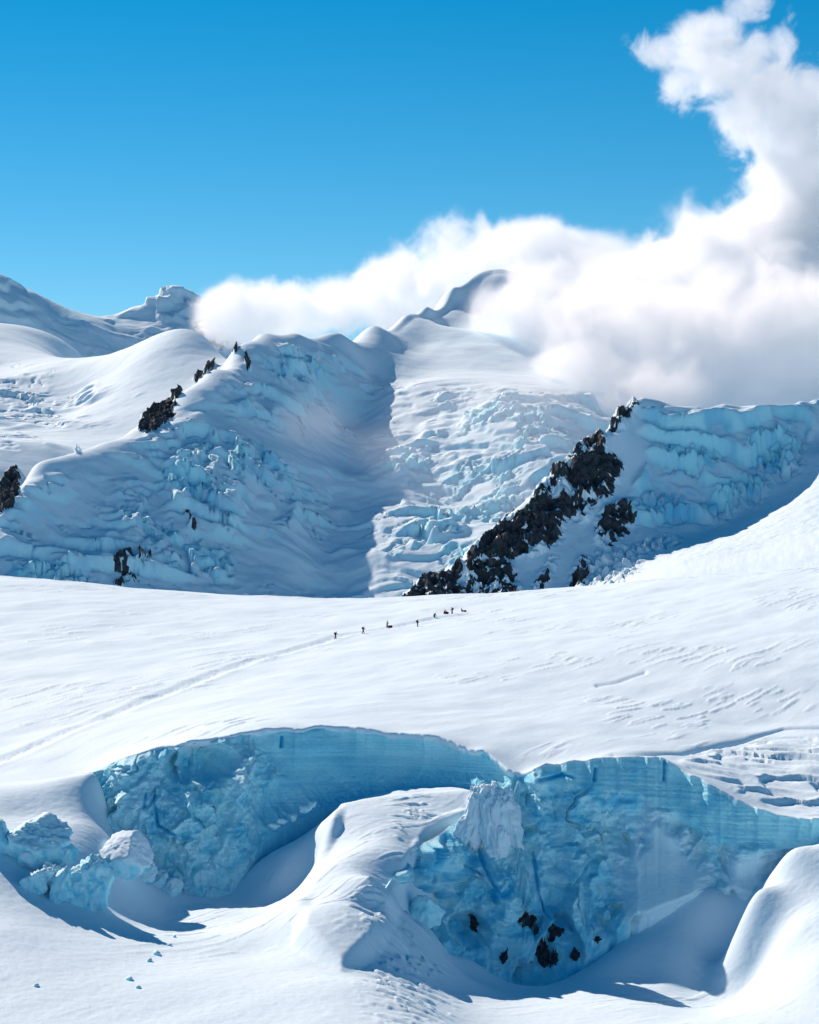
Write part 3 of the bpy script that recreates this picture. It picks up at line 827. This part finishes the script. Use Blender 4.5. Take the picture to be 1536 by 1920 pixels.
def reliefR(px, py, S, H, T):
    o1, rid, gap = plates(S, H, 7.0, 601)
    o2, rid2, gap2 = plates(S, H, 1.7, 611)
    bl = billow(S, H, 3.0, 630); bs = billow(S, H, 0.8, 640, 4)
    m2 = fbm(S / 9, H / 7, 2, 629)
    m = fbm(S / 13, H / 10, 4, 620); mm = fbm(S / 3.2, H / 2.6, 4, 623)
    strata = fbm(S / 28, H / 0.55 + 0.05 * S + 0.6 * fbm(S / 20, H / 6, 2, 627), 4, 625)
    win = sst(0, 0.06, T)
    right = sst(985, 1030, px)
    bandT = np.interp(px, [960, 1050, 1160, 1250, 1330, 1440, 1560, 1700], [0.06, 0.14, 0.24, 0.36, 0.48, 0.50, 0.55, 0.55])
    band = right * sst(0.05, -0.05, T - bandT + 0.04 * m)          # layered firn under the lip
    csd = np.maximum(poly_sd(px, py, [(1205, 1490), (1222, 1496), (1300, 1560), (1345, 1640), (1330, 1710), (1185, 1760), (1155, 1690), (1150, 1600), (1185, 1570)]),
                     poly_sd(px, py, [(1345, 1590), (1420, 1565), (1480, 1600), (1440, 1700), (1390, 1720), (1340, 1670)]))
    cone = sst(0, 42, csd + 6 * mm); cone_c = sst(0, 10, csd + 6 * mm)
    rest = (1 - band) * (1 - cone)
    off = right * (1.5 * band - 1.8 * sst(0.0, 0.25, T - bandT) * (1 - sst(0.7, 1, T)))
    off += rest * (0.62 * o1 + 0.42 * o2 * sst(-0.3, 0.3, m2) + 0.20 * bl + 0.12 * bs + 0.12 * strata + 1.2 * m) * win
    off += band * (0.5 * m + 0.09 * strata + 0.10 * bs) * win
    off += cone * (2.6 + 0.15 * fbm(S / 8, H / 8, 3, 640))
    cave = np.clip(1.5 * blobs(px, py, [(800, 1692, 80, 34, 12), (880, 1745, 50, 36, 30)]), 0, 1)
    pillar = np.clip(1.3 * blobs(px, py, [(930, 1640, 65, 120, -8), (845, 1590, 60, 40, -20)]), 0, 1)
    flute = np.clip(1.3 * blobs(px, py, [(960, 1660, 60, 110, -5), (1030, 1800, 40, 50, 0)]), 0, 1)
    off += -5.0 * cave + 3.2 * pillar ** 0.8 + flute * 0.7 * ridged(S / 1.6, H / 9, 3, 660)
    crk = np.maximum.reduce([np.exp(-(line_d(px, py, l) / 3.0) ** 2) for l in ([(880, 1570), (893, 1590), (900, 1625), (915, 1660), (925, 1690)], [(1245, 1425), (1244, 1460)], [(1113, 1440), (1110, 1460)], [(1010, 1462), (1050, 1450), (1070, 1455)], [(1000, 1600), (1010, 1680), (1030, 1720)])])
    off -= 1.0 * crk
    off *= 1 - 0.7 * sst(0.92, 1.0, T)
    ice = np.clip(0.66 + 0.35 * m + 0.55 * mm + 0.35 * pillar + 0.4 * cave + 0.15 * sst(0.5, 0.9, T), 0.5, 1) * (1 - cone_c)
    ice = np.maximum(np.maximum(ice, 0.9 * band), crk) * sst(0, 0.02, T)
    deep = np.clip(0.22 + 0.35 * m + 0.40 * mm + 0.45 * pillar * (0.5 + mm) + 0.4 * cave + (0.20 * strata - 0.18) * band + crk, 0, 1)
    return off, ice, deep
wallR, PR = build_wall(rimR, baseR, 240, reliefR, 'tall fractured blue ice cliff above the deep right basin')

# ================================================================== LOOSE ICE
def polytope(seed, sub=4, cuts=9, rough=0.05, up=0.0):
    """chunk bounded by random planes, radius about 1"""
    import bmesh
    rs = np.random.RandomState(seed)
    bm = bmesh.new(); bmesh.ops.create_icosphere(bm, subdivisions=sub, radius=1.0)
    V = np.array([v.co[:] for v in bm.verts]); Q = np.array([[v.index for v in f.verts] for f in bm.faces]); bm.free()
    N = rs.normal(size=(cuts, 3)); N /= np.linalg.norm(N, axis=1, keepdims=True)
    D = rs.uniform(0.62, 0.95, cuts)
    dots = V @ N.T
    r = np.where(dots > 0.05, D / np.maximum(dots, 0.05), 9).min(1)
    r = np.minimum(r, 1.25)
    g_ = np.abs(fbm(V[:, 0] * 2.3 + V[:, 1] * 1.7 + seed, V[:, 2] * 1.6 - V[:, 1] * 1.2, 4, seed % 97 + 740))
    r = r * (1 + rough * (1.8 * (g_ - 0.35) + fbm(V[:, 0] * 3 + seed, V[:, 1] * 3 + V[:, 2] * 2, 4, seed % 200 + 700) + 0.6 * fbm(V[:, 2] * 5 + seed, V[:, 0] * 5 - V[:, 1] * 3, 3, seed % 200 + 720)))
    return V * r[:, None], Q

def normals(V, Q):
    n = np.zeros_like(V)
    a, b, c = V[Q[:, 0]], V[Q[:, 1]], V[Q[:, 2]]
    fn = np.cross(b - a, c - a)
    for k in range(3): np.add.at(n, Q[:, k], fn)
    return n / (np.linalg.norm(n, axis=1, keepdims=True) + 1e-9)

tree_low = BVHTree.FromPolygons([tuple(v) for v in VE], [tuple(q) for q in QE.tolist()])
tree_up = BVHTree.FromPolygons([tuple(v) for v in VD], [tuple(q) for q in QD.tolist()])
def wall_tree(P):
    nr_, nc_ = P.shape[:2]
    return BVHTree.FromPolygons([tuple(v) for v in P.reshape(-1, 3)], [tuple(q) for q in grid_quads(nr_, nc_).tolist()])
tree_wl, tree_wr = wall_tree(PL), wall_tree(PR)
def shoot(px, py, trees):
    o = Vector((0, 0, CZ)); d = Vector(((px - 768) / F, 1, -(py - 960) / F)).normalized()
    best = None
    for t in trees:
        h = t.ray_cast(o, d)
        if h[0] is not None and (best is None or h[3] < best[3]): best = h
    return best

def chunk(name, label, cat, px, py, Y, size, seed, rotz=0.0, tilt=(0, 0), snow=0.55, group=None, sub=4, cuts=9, rough=0.05, mat=None, smooth=True, deepv=0.35):
    """size in metres (x, y, z half extents); px, py, Y is its centre"""
    V, Q = polytope(seed, sub, cuts, rough)
    V = V * np.array(size)
    ca, sa = math.cos(rotz), math.sin(rotz)
    R = np.array([[ca, -sa, 0], [sa, ca, 0], [0, 0, 1]])
    tx, ty = tilt
    Rx = np.array([[1, 0, 0], [0, math.cos(tx), -math.sin(tx)], [0, math.sin(tx), math.cos(tx)]])
    Ry = np.array([[math.cos(ty), 0, math.sin(ty)], [0, 1, 0], [-math.sin(ty), 0, math.cos(ty)]])
    V = V @ (Rx @ Ry @ R).T
    n = normals(V, Q)
    nz = fbm(V[:, 0] * 0.7 + seed, V[:, 2] * 0.7 + V[:, 1], 4, 760)
    ice = np.clip(1 - sst(snow - 0.25, snow + 0.15, n[:, 2] + 0.3 * nz), 0, 1) * np.clip(0.75 + 0.5 * nz, 0.2, 1)
    deep = np.clip(deepv + 0.5 * nz, 0, 1)
    o = link(name, make_mesh(name, V, Q, {'ice': ice, 'deep': deep}, smooth), mat or M_ice)
    if Y is None:
        h = shoot(px, py + 0.55 * size[2] * F / 380, [tree_low]); Y = h[0].y if h else 380.0
    o.location = world_pt(px, py, Y)
    tag(o, label, cat, group)
    return o

# seracs broken off at the left edge
G = 'ice blocks broken off the glacier at the left edge'
chunk('ice_block', 'large snow-capped block with hollow blue face at the left edge', 'ice block', 62, 1580, None, (5.0, 4.0, 3.6), 11, 0.4, (0.15, 0.1), 0.6, G, cuts=7, rough=0.10, sub=5)
chunk('ice_block', 'narrow pale block touching the left picture edge', 'ice block', -4, 1570, None, (2.2, 2.2, 3.6), 12, 0.2, (0.0, -0.2), 0.7, G, rough=0.12)
chunk('ice_block', 'small tilted snowy block leaning on the big left block', 'ice block', 54, 1612, None, (2.0, 1.8, 1.9), 13, 0.8, (0.3, 0.4), 0.3, G)
chunk('ice_block', 'jagged white fin above the lower left blue block', 'ice block', 100, 1610, None, (2.4, 1.8, 2.9), 14, 0.1, (0, 0.5), 0.35, G, rough=0.14)
chunk('ice_block', 'square-cut dark blue block between the two big left blocks', 'ice block', 126, 1602, None, (1.7, 1.6, 2.2), 15, 0.6, (0, 0.1), 0.8, G)
chunk('ice_block', 'slanting ribbed ice block in the middle of the left rubble', 'ice block', 92, 1648, None, (2.3, 2.0, 3.0), 16, 1.1, (0.2, 0.5), 0.45, G, rough=0.14, sub=5)
chunk('ice_block', 'wedge of rough white ice at the foot of the left rubble', 'ice block', 66, 1655, None, (2.2, 1.8, 2.2), 17, 2.1, (0.1, 0.3), 0.2, G, rough=0.14)
chunk('ice_block', 'lowest big blue block with a pointed shadow at its foot', 'ice block', 166, 1668, None, (3.3, 2.8, 4.3), 28, 0.5, (0.05, 0.15), 0.75, G, cuts=8, rough=0.12, sub=5)
chunk('ice_block', 'thin upright ice fin left of the lowest blue block', 'ice block', 116, 1672, None, (1.5, 1.6, 3.0), 19, 0.4, (0, 0.35), 0.6, G, rough=0.12)
chunk('snow_boulder', 'rounded wind-smoothed snow boulder between rubble and left ice cliff', 'snow boulder', 228, 1604, None, (4.2, 3.4, 3.2), 21, 0.2, (0.2, -0.2), 0.0, None, cuts=6, rough=0.04, sub=5, mat=M_snow)
G = 'ice rubble at the foot of the left cliff'
for i, (px, py, Y, sz, sd_) in enumerate([(300, 1626, 384, 1.7, 31), (335, 1648, 382, 1.9, 32), (300, 1655, 381.5, 1.5, 33), (365, 1664, 381.5, 1.6, 34), (395, 1668, 382, 1.3, 35), (272, 1640, 383, 1.5, 36), (325, 1668, 380.5, 1.3, 37)]):
    labs = ['pointed sunlit lump topping the rubble under the left cliff', 'largest lump in the rubble under the left cliff', 'left front lump of the rubble under the left cliff', 'right-hand lump of the rubble under the left cliff', 'last small lump at the right end of the left cliff rubble', 'lump of rubble next to the rounded snow boulder', 'lowest small lump of the left cliff rubble']
    chunk('ice_lump', labs[i], 'ice block', px, py, None, (sz * 1.2, sz, sz * 0.9), sd_, i * 0.7, (0.2 * i, 0.1), 0.2, G, rough=0.13)
G = 'small snow-dusted blocks along the crack in the left basin'
for i, (px, py, Y) in enumerate([(512, 1548, 393.5), (530, 1541, 394), (548, 1532, 394.5), (572, 1518, 395.5), (585, 1510, 396)]):
    chunk('ice_lump', ['lowest block of the crack at the head of the left basin', 'second block up the crack in the left basin', 'middle block of the crack in the left basin', 'fourth block up the crack in the left basin', 'top block of the crack in the left basin'][i], 'ice block', px, py, Y, (1.0, 0.8, 0.6), 41 + i, i, (0, 0), 0.3, G, sub=3)
# white tower on the spur: slabs split off one block
tw = bpy.data.objects.new('ice_tower', None); COL.objects.link(tw); tw.location = world_pt(925, 1585, 387)
tag(tw, 'bright white split ice tower standing on the spur between the basins', 'ice tower')
for k, (dx, dy, hx, hy, hz, zc, tx, ty, sd_) in enumerate([(-2.6, 0.2, 1.5, 2.0, 4.8, 5.2, -0.16, 0.10, 201), (-0.6, 0.0, 1.7, 2.2, 5.6, 4.6, -0.22, -0.04, 202), (1.3, -0.2, 1.7, 2.0, 5.2, 4.4, -0.20, -0.08, 203), (3.0, 0.3, 1.4, 1.8, 4.4, 3.6, -0.18, -0.18, 204), (-4.2, -0.3, 1.6, 1.8, 2.8, 2.2, -0.2, 0.35, 205), (0.4, -1.6, 2.2, 1.4, 2.6, 0.8, -0.3, 0.1, 206)]):
    V, Q = polytope(sd_, 5, 12, 0.10)
    V = np.sign(V) * np.abs(V) ** 0.8 * np.array([hx, hy, hz])
    V[:, 0] += 0.16 * ridged(V[:, 2] / 1.3, V[:, 1] / 4 + k, 2, 815); V[:, 1] -= 0.35 * ridged(V[:, 0] / 1.2, V[:, 2] / 3 + k, 3, 819)
    ca, sa = math.cos(-0.55), math.sin(-0.55)
    V = V @ np.array([[ca, -sa, 0], [sa, ca, 0], [0, 0, 1]]).T
    V = V @ np.array([[1, 0, 0], [0, math.cos(tx), -math.sin(tx)], [0, math.sin(tx), math.cos(tx)]]).T
    V = V @ np.array([[math.cos(ty), 0, math.sin(ty)], [0, 1, 0], [-math.sin(ty), 0, math.cos(ty)]]).T
    nn = fbm(V[:, 0] / 2 + k, V[:, 2] / 3, 3, 831)
    link('ice_slab', make_mesh('ice_slab', V + np.array([dx, dy, zc]), Q, {'ice': np.clip(0.08 + 0.4 * nn, 0, 0.5), 'deep': 0 * nn}), M_snow, tw)
chunk('snow_boulder', 'round pale boulder lying in the hollow under the spur', 'snow boulder', 798, 1706, 369.0, (2.5, 2.2, 2.3), 52, 0.3, (0, 0), 0.9, None, cuts=7, rough=0.10, deepv=0.05)
G = 'small ice chunks scattered on the foreground snow'
for i, (px, py, sz, lab) in enumerate([(295, 1790, 0.55, 'upper of two neighbouring ice chunks on the lower left snow'), (280, 1803, 0.45, 'lower of two neighbouring ice chunks on the lower left snow'), (244, 1837, 0.5, 'lone dark ice chunk low on the left snow'), (259, 1853, 0.3, 'tiny chunk just below the lone dark one'),
                                      (342, 1743, 0.35, 'highest of the small chunks trailing down the left snow'), (327, 1757, 0.3, 'second chunk of the trail down the left snow'), (318, 1773, 0.3, 'third chunk of the trail down the left snow'), (68, 1849, 0.3, 'small chunk by the left edge near the bottom'), (1190, 1075, 0.0, '')]):
    if not sz: continue
    h = shoot(px, py, [tree_low])
    if h is None: continue
    p = h[0]; q = pix(*p)
    chunk('ice_chunk', lab, 'ice chunk', px, py, p.y, (sz * 1.3, sz, sz), 60 + i, i, (0, 0), 0.6, G, sub=2, rough=0.1)

# black rock showing at the foot of the right cliff
G = 'black rock patches at the foot of the right ice cliff'
for i, (px, py, sx, sz, lab) in enumerate([(890, 1734, 0.7, 1.7, 'narrow black rock sliver under the spur at the cliff foot'), (979, 1738, 1.25, 2.9, 'tall black rock patch in the lower blue cliff'), (992, 1728, 0.9, 1.2, 'black rock knob right of the tall patch'),
                                          (1040, 1750, 1.3, 1.1, 'winged black rock patch above the dripping streaks'), (1034, 1764, 0.6, 1.2, 'small rock wedge below the winged patch'), (944, 1803, 0.6, 1.6, 'isolated little rock low in the basin wall'),
                                          (1006, 1788, 0.7, 3.0, 'leftmost long black rock streak'), (1022, 1806, 0.9, 3.0, 'broad black rock streak at the cliff foot'), (1036, 1806, 0.6, 2.4, 'thin black streak right of the broad one'), (1076, 1800, 0.7, 1.6, 'black rock stub at the right end of the streaks'), (1120, 1762, 0.9, 0.5, 'flat dark rock under the cliff edge by the blue floor')]):
    h = shoot(px, py, [tree_wr, tree_low])
    if h is None: continue
    chunk('rock_patch', lab, 'rock', px, py, h[0].y + 0.35, (sx, 0.8, sz), 80 + i, 0.0, (0.1, 0.06 * (i % 3 - 1)), 9, G, sub=4, rough=0.30, mat=M_rock_near, smooth=False)

# ================================================================== CLOUDS
def cloud_mat(name, g=0.35):
    m = bpy.data.materials.new(name); m.use_nodes = True
    nt = m.node_tree; nt.nodes.clear()
    out = nt.nodes.new('ShaderNodeOutputMaterial'); v = nt.nodes.new('ShaderNodeVolumePrincipled')
    v.inputs['Color'].default_value = (0.972, 0.988, 1.0, 1); v.inputs['Density'].default_value = 1.0; v.inputs['Anisotropy'].default_value = g
    nt.links.new(v.outputs[0], out.inputs['Volume'])
    return m
M_cloud = cloud_mat('cloud')

def cloud(name, label, puffs, res, dens, nscale, amp, soft_edge=0.35, bias=0.0, rough=0.64, n2a=0.8):
    """puffs: (px, py, Y, rx, rz in pixels, depth radius in metres)"""
    C_ = []
    for px, py, Y, rx, rz, ry in puffs:
        x, y, z = world_pt(px, py, Y); k = Y / F
        C_.append((x, y, z, rx * k, ry, rz * k))
    A = np.array(C_)
    lo = (A[:, :3] - A[:, 3:] * 1.62).min(0); hi = (A[:, :3] + A[:, 3:] * 1.62).max(0)
    ng = bpy.data.node_groups.new(name + '_nodes', 'GeometryNodeTree')
    ng.interface.new_socket('Geometry', in_out='INPUT', socket_type='NodeSocketGeometry')
    ng.interface.new_socket('Geometry', in_out='OUTPUT', socket_type='NodeSocketGeometry')
    N = ng.nodes; L = ng.links
    pos = N.new('GeometryNodeInputPosition').outputs[0]
    def M(op, a, b=None, c=None):
        n = N.new('ShaderNodeMath'); n.operation = op
        for i, v in enumerate((a, b, c)):
            if v is None: continue
            if isinstance(v, (int, float)): n.inputs[i].default_value = v
            else: L.new(v, n.inputs[i])
        return n.outputs[0]
    def VM(op, a, b):
        n = N.new('ShaderNodeVectorMath'); n.operation = op
        for i, v in enumerate((a, b)):
            if isinstance(v, (tuple, list)): n.inputs[i].default_value = v
            else: L.new(v, n.inputs[i])
        return n
    f = None
    for x, y, z, rx, ry, rz in C_:
        d = VM('MULTIPLY', VM('SUBTRACT', pos, (x, y, z)).outputs[0], (1 / rx, 1 / ry, 1 / rz)).outputs[0]
        ln = N.new('ShaderNodeVectorMath'); ln.operation = 'LENGTH'; L.new(d, ln.inputs[0])
        v = M('SUBTRACT', 1.0, ln.outputs['Value'])
        f = v if f is None else M('SMOOTH_MAX', f, v, 0.25)
    def noise_(scale, detail, rough, warp=0.0):
        n = N.new('ShaderNodeTexNoise'); n.inputs['Scale'].default_value = scale; n.inputs['Detail'].default_value = detail
        n.inputs['Roughness'].default_value = rough; n.inputs['Distortion'].default_value = warp
        L.new(pos, n.inputs['Vector'])
        return M('SUBTRACT', n.outputs[0], 0.5)
    n1 = noise_(1 / nscale, 6.0, rough, 0.6); n2 = noise_(1 / (nscale * 3), 2.0, 0.5)
    q = M('ADD', f, M('ADD', M('MULTIPLY', n1, amp), M('MULTIPLY', n2, amp * n2a)))
    mr = N.new('ShaderNodeMapRange'); mr.interpolation_type = 'SMOOTHSTEP'
    mr.inputs['From Min'].default_value = bias; mr.inputs['From Max'].default_value = bias + soft_edge
    mr.inputs['To Max'].default_value = dens
    L.new(q, mr.inputs['Value'])
    fade = N.new('ShaderNodeMapRange'); fade.interpolation_type = 'SMOOTHSTEP'
    fade.inputs['From Min'].default_value = -0.60; fade.inputs['From Max'].default_value = -0.05
    L.new(f, fade.inputs['Value'])
    dn = M('MULTIPLY', mr.outputs[0], fade.outputs[0])
    vc = N.new('GeometryNodeVolumeCube')
    L.new(dn, vc.inputs['Density'])
    vc.inputs['Min'].default_value = lo; vc.inputs['Max'].default_value = hi
    ext = hi - lo
    for i, ax in enumerate('XYZ'):
        vc.inputs['Resolution ' + ax].default_value = max(8, int(ext[i] / res[i]))
    sm = N.new('GeometryNodeSetMaterial'); sm.inputs['Material'].default_value = M_cloud
    go = N.new('NodeGroupOutput')
    L.new(vc.outputs[0], sm.inputs[0]); L.new(sm.outputs[0], go.inputs[0])
    me = make_mesh(name, np.array([[0, 0, 0], [1, 0, 0], [0, 1, 0]]), np.array([[0, 1, 2]]))
    me.materials.append(M_cloud)
    o = bpy.data.objects.new(name, me); COL.objects.link(o)
    md = o.modifiers.new('cloud', 'NODES'); md.node_group = ng
    tag(o, label, 'cloud', None, 'stuff')
    return o

bank = [(450, 590, 3750, 70, 56, 70), (540, 575, 3750, 100, 64, 90), (630, 575, 3750, 100, 60, 90), (720, 568, 3750, 105, 68, 100), (800, 535, 3720, 105, 82, 110), (890, 505, 3650, 110, 90, 120), (980, 495, 3560, 110, 80, 130), (1070, 530, 3500, 110, 80, 150),
        (1000, 605, 3040, 105, 70, 60), (1120, 640, 2980, 140, 90, 80), (1260, 655, 2930, 170, 120, 110), (1420, 660, 2900, 190, 140, 150), (1160, 560, 3250, 120, 85, 160), (1280, 540, 3250, 150, 100, 180), (1400, 520, 3200, 170, 130, 200), (1560, 540, 3200, 190, 200, 220), (1700, 600, 3100, 200, 220, 220),
        (1005, 540, 3130, 72, 62, 55), (1250, 740, 2850, 200, 70, 110), (1480, 740, 2850, 220, 80, 110), (1100, 700, 2880, 110, 50, 60)]
cloud('cloud_bank', 'broad white cloud bank lying behind and over the right side of the summit', bank, (3.0, 6.0, 3.0), 0.026, 75.0, 2.9, soft_edge=0.42, bias=-0.02, rough=0.68)
plume = [(1500, 430, 3200, 130, 110, 120), (1500, 330, 3200, 110, 110, 100), (1485, 250, 3200, 115, 95, 90), (1435, 185, 3200, 115, 85, 80), (1365, 125, 3200, 105, 72, 60), (1310, 92, 3200, 80, 56, 45), (1240, 100, 3200, 66, 42, 34), (1275, 160, 3200, 44, 52, 28), (1340, 60, 3200, 60, 40, 30),
         (1525, 200, 3200, 70, 90, 50), (1478, 80, 3200, 36, 60, 20), (1410, 12, 3200, 50, 34, 20), (1590, 350, 3200, 110, 160, 130), (1400, 420, 3200, 60, 50, 50), (1340, 460, 3200, 90, 50, 70), (1420, 240, 3200, 60, 60, 60)]
cloud('cloud_plume', 'tall curling cloud plume rising at the right edge with wispy tip', plume, (2.0, 4.5, 2.0), 0.030, 50.0, 3.2, soft_edge=0.5, bias=0.02, rough=0.74, n2a=0.25)
veil = [(880, 740, 2640, 190, 90, 70), (1020, 800, 2540, 180, 130, 70), (720, 860, 2600, 130, 90, 60), (1100, 720, 2700, 160, 80, 80), (600, 790, 2560, 120, 70, 50), (900, 930, 2440, 160, 80, 50)]
cloud('mist_veil', 'thin pale mist drifting across the icefall below the summit cloud', veil, (8.0, 9.0, 8.0), 0.0032, 110.0, 2.0, soft_edge=1.0, bias=-0.2)
sc.cycles.volume_step_rate = 2.0
sc.cycles.volume_max_steps = 256

# ================================================================== CLIMBERS
def person_mat(name, jacket, trousers, head, zj, zh):
    m, nt, b = new_mat(name)
    tc = nt.nodes.new('ShaderNodeTexCoord'); sp = nt.nodes.new('ShaderNodeSeparateXYZ')
    nt.links.new(tc.outputs['Object'], sp.inputs[0])
    nz = noise(nt, 9.0, 3)
    z = math_(nt, 'ADD', sp.outputs['Z'], math_(nt, 'MULTIPLY', math_(nt, 'SUBTRACT', nz, 0.5), 0.05))
    c = mixc(nt, math_(nt, 'GREATER_THAN', z, zj), trousers, jacket)
    c = mixc(nt, math_(nt, 'GREATER_THAN', z, zh), c, head)
    c = mixc(nt, math_(nt, 'MULTIPLY', nz, 0.35), c, (0.01, 0.01, 0.015))
    nt.links.new(c, b.inputs['Base Color']); b.inputs['Roughness'].default_value = 0.8
    return m

def plain_mat(name, col):
    m, nt, b = new_mat(name)
    nt.links.new(mixc(nt, noise(nt, 12.0, 3), tuple(c * 0.6 for c in col), col), b.inputs['Base Color'])
    b.inputs['Roughness'].default_value = 0.8
    return m
M_pack = plain_mat('pack_cloth', (0.025, 0.022, 0.03))
M_bag = plain_mat('bag_cloth', (0.16, 0.018, 0.025))

POSES = {
    'stand': dict(pel=(0, 0, 0.95), chest=(0.03, 0, 1.32), neck=(0.05, 0, 1.52), head=(0.07, 0, 1.70), kn=((0.10, 0.12, 0.50), (-0.03, -0.12, 0.50)), ft=((0.10, 0.13, 0.06), (-0.12, -0.13, 0.06)),
                  el=((0.12, 0.30, 1.18), (0.08, -0.30, 1.18)), ha=((0.34, 0.28, 1.08), (0.30, -0.30, 1.05))),
    'walk': dict(pel=(0, 0, 0.93), chest=(0.10, 0, 1.29), neck=(0.17, 0, 1.47), head=(0.23, 0, 1.63), kn=((0.22, 0.12, 0.52), (-0.08, -0.12, 0.48)), ft=((0.20, 0.12, 0.06), (-0.34, -0.12, 0.08)),
                 el=((0.10, 0.30, 1.12), (0.26, -0.28, 1.14)), ha=((0.32, 0.30, 1.00), (0.50, -0.28, 1.10))),
    'kneel': dict(pel=(-0.05, 0, 0.48), chest=(0.18, 0, 0.78), neck=(0.32, 0, 0.92), head=(0.44, 0, 1.03), kn=((0.30, 0.16, 0.42), (0.22, -0.16, 0.10)), ft=((0.26, 0.17, 0.06), (-0.26, -0.15, 0.08)),
                  el=((0.36, 0.27, 0.58), (0.38, -0.27, 0.56)), ha=((0.60, 0.18, 0.46), (0.60, -0.16, 0.42))),
    'sit': dict(pel=(0, 0, 0.20), chest=(-0.06, 0, 0.56), neck=(-0.04, 0, 0.76), head=(0.0, 0, 0.93), kn=((0.40, 0.16, 0.42), (0.42, -0.16, 0.38)), ft=((0.66, 0.16, 0.07), (0.78, -0.16, 0.07)),
                el=((0.10, 0.30, 0.44), (0.10, -0.30, 0.44)), ha=((0.36, 0.20, 0.44), (0.36, -0.18, 0.42)))}

def person(px, py, pose, face, label, mat, pack=None, scale=1.08):
    h = shoot(px, py, [tree_up])
    loc = h[0]
    p = POSES[pose]
    v = Vector
    verts = [p['pel'], tuple((v(p['pel']) + v(p['chest'])) / 2), p['chest'], p['neck'], p['head'], tuple(v(p['head']) + v((0.01, 0, 0.09)))]
    rad = [(0.17, 0.13), (0.155, 0.12), (0.20, 0.14), (0.065, 0.065), (0.115, 0.10), (0.075, 0.07)]
    edges = [(0, 1), (1, 2), (2, 3), (3, 4), (4, 5)]
    for k, sd_ in enumerate((1, -1)):
        sh = tuple(v(p['chest']) + v((0, 0.20 * sd_, 0.10))); n = len(verts)
        ha = v(p['ha'][k]); el = v(p['el'][k]); tip = ha + (ha - el).normalized() * 0.09
        verts += [sh, p['el'][k], p['ha'][k], tuple(tip), tuple(ha + v((0.03, -0.04 * sd_, 0.04)))]
        rad += [(0.085, 0.085), (0.06, 0.06), (0.045, 0.045), (0.035, 0.03), (0.022, 0.022)]
        edges += [(2, n), (n, n + 1), (n + 1, n + 2), (n + 2, n + 3), (n + 2, n + 4)]
        hip = tuple(v(p['pel']) + v((0, 0.10 * sd_, -0.06))); n = len(verts)
        ft = v(p['ft'][k])
        verts += [hip, p['kn'][k], p['ft'][k], tuple(ft + v((0.20, 0.02 * sd_, -0.02)))]
        rad += [(0.125, 0.12), (0.085, 0.085), (0.07, 0.07), (0.055, 0.05)]
        edges += [(0, n), (n, n + 1), (n + 1, n + 2), (n + 2, n + 3)]
    me = bpy.data.meshes.new('person'); me.from_pydata(verts, edges, [])
    o = link('person', me, mat)
    sk_ = o.modifiers.new('skin', 'SKIN'); sk_.use_smooth_shade = True
    for i, r_ in enumerate(rad):
        sv = me.skin_vertices[0].data[i]; sv.radius = (r_[0] * 1.3, r_[1] * 1.3); sv.use_root = (i == 0)
    sub = o.modifiers.new('sub', 'SUBSURF'); sub.levels = 1; sub.render_levels = 2
    o.location = loc - Vector((0, 0, 0.05)); o.rotation_euler = (0, 0, face); o.scale = (scale,) * 3
    tag(o, label, 'person', 'climbers on the upper snowfield')
    if pack:
        V, Q = polytope(5, 3, 8, 0.05)
        V = np.sign(V) * np.abs(V) ** 0.7 * np.array([0.15, 0.20, 0.32]) + np.array(p['chest']) + np.array([-0.27, 0, 0.02])
        link('backpack', make_mesh('backpack', V, Q, smooth=True), pack, o)
    return o

def bag(px, py, label, size, seed, mat):
    h = shoot(px, py, [tree_up]); V, Q = polytope(seed, 3, 7, 0.06)
    V = V * np.array(size); V[:, 2] -= V[:, 2].min() + 0.05
    o = link('duffel_bag', make_mesh('duffel_bag', V, Q), mat); o.location = h[0]
    tag(o, label, 'bag', 'bags lying by the climbers')
    return o

RED = (0.20, 0.012, 0.02); MAR = (0.07, 0.012, 0.022); DARK = (0.02, 0.016, 0.025); GRY = (0.10, 0.10, 0.11); YEL = (0.55, 0.30, 0.02); SKIN = (0.30, 0.16, 0.11)
person(629, 1198, 'walk', 0.5, 'leftmost lone climber with dark jacket and large dark backpack', person_mat('climber_a', DARK, MAR, DARK, 0.85, 1.56), M_pack)
person(681, 1188, 'walk', 0.2, 'second climber from the left in red with a dark backpack', person_mat('climber_b', RED, RED, MAR, 0.85, 1.56), M_pack)
person(726, 1177, 'stand', -0.3, 'climber in a yellow jacket standing beside a red bag', person_mat('climber_c', YEL, GRY, YEL, 0.88, 1.62))
bag(732, 1177, 'flat red bag on the snow beside the yellow jacket', (0.62, 0.3, 0.28), 3, M_bag)
person(783, 1175, 'stand', 0.4, 'dark maroon climber standing with a long shadow, fourth from the left', person_mat('climber_d', MAR, MAR, DARK, 0.88, 1.62), M_pack)
person(814, 1157, 'kneel', 0.3, 'dark crouching climber at the left end of the resting group', person_mat('climber_e', DARK, DARK, DARK, 0.4, 0.95))
person(833, 1151, 'kneel', 0.0, 'kneeling climber in red bending over a bag', person_mat('climber_f', RED, MAR, DARK, 0.4, 0.95))
bag(838, 1151, 'red bag in front of the kneeling climber in red', (0.5, 0.3, 0.3), 6, M_bag)
person(848, 1151, 'stand', 3.0, 'upright dark red climber standing inside the resting group', person_mat('climber_g', MAR, RED, DARK, 0.88, 1.62), M_pack)
person(866, 1147, 'sit', 0.0, 'climber in red sitting at the right end of the group', person_mat('climber_h', RED, MAR, DARK, 0.25, 0.85))
bag(872, 1147, 'small red bag right of the sitting climber', (0.35, 0.3, 0.28), 9, M_bag)
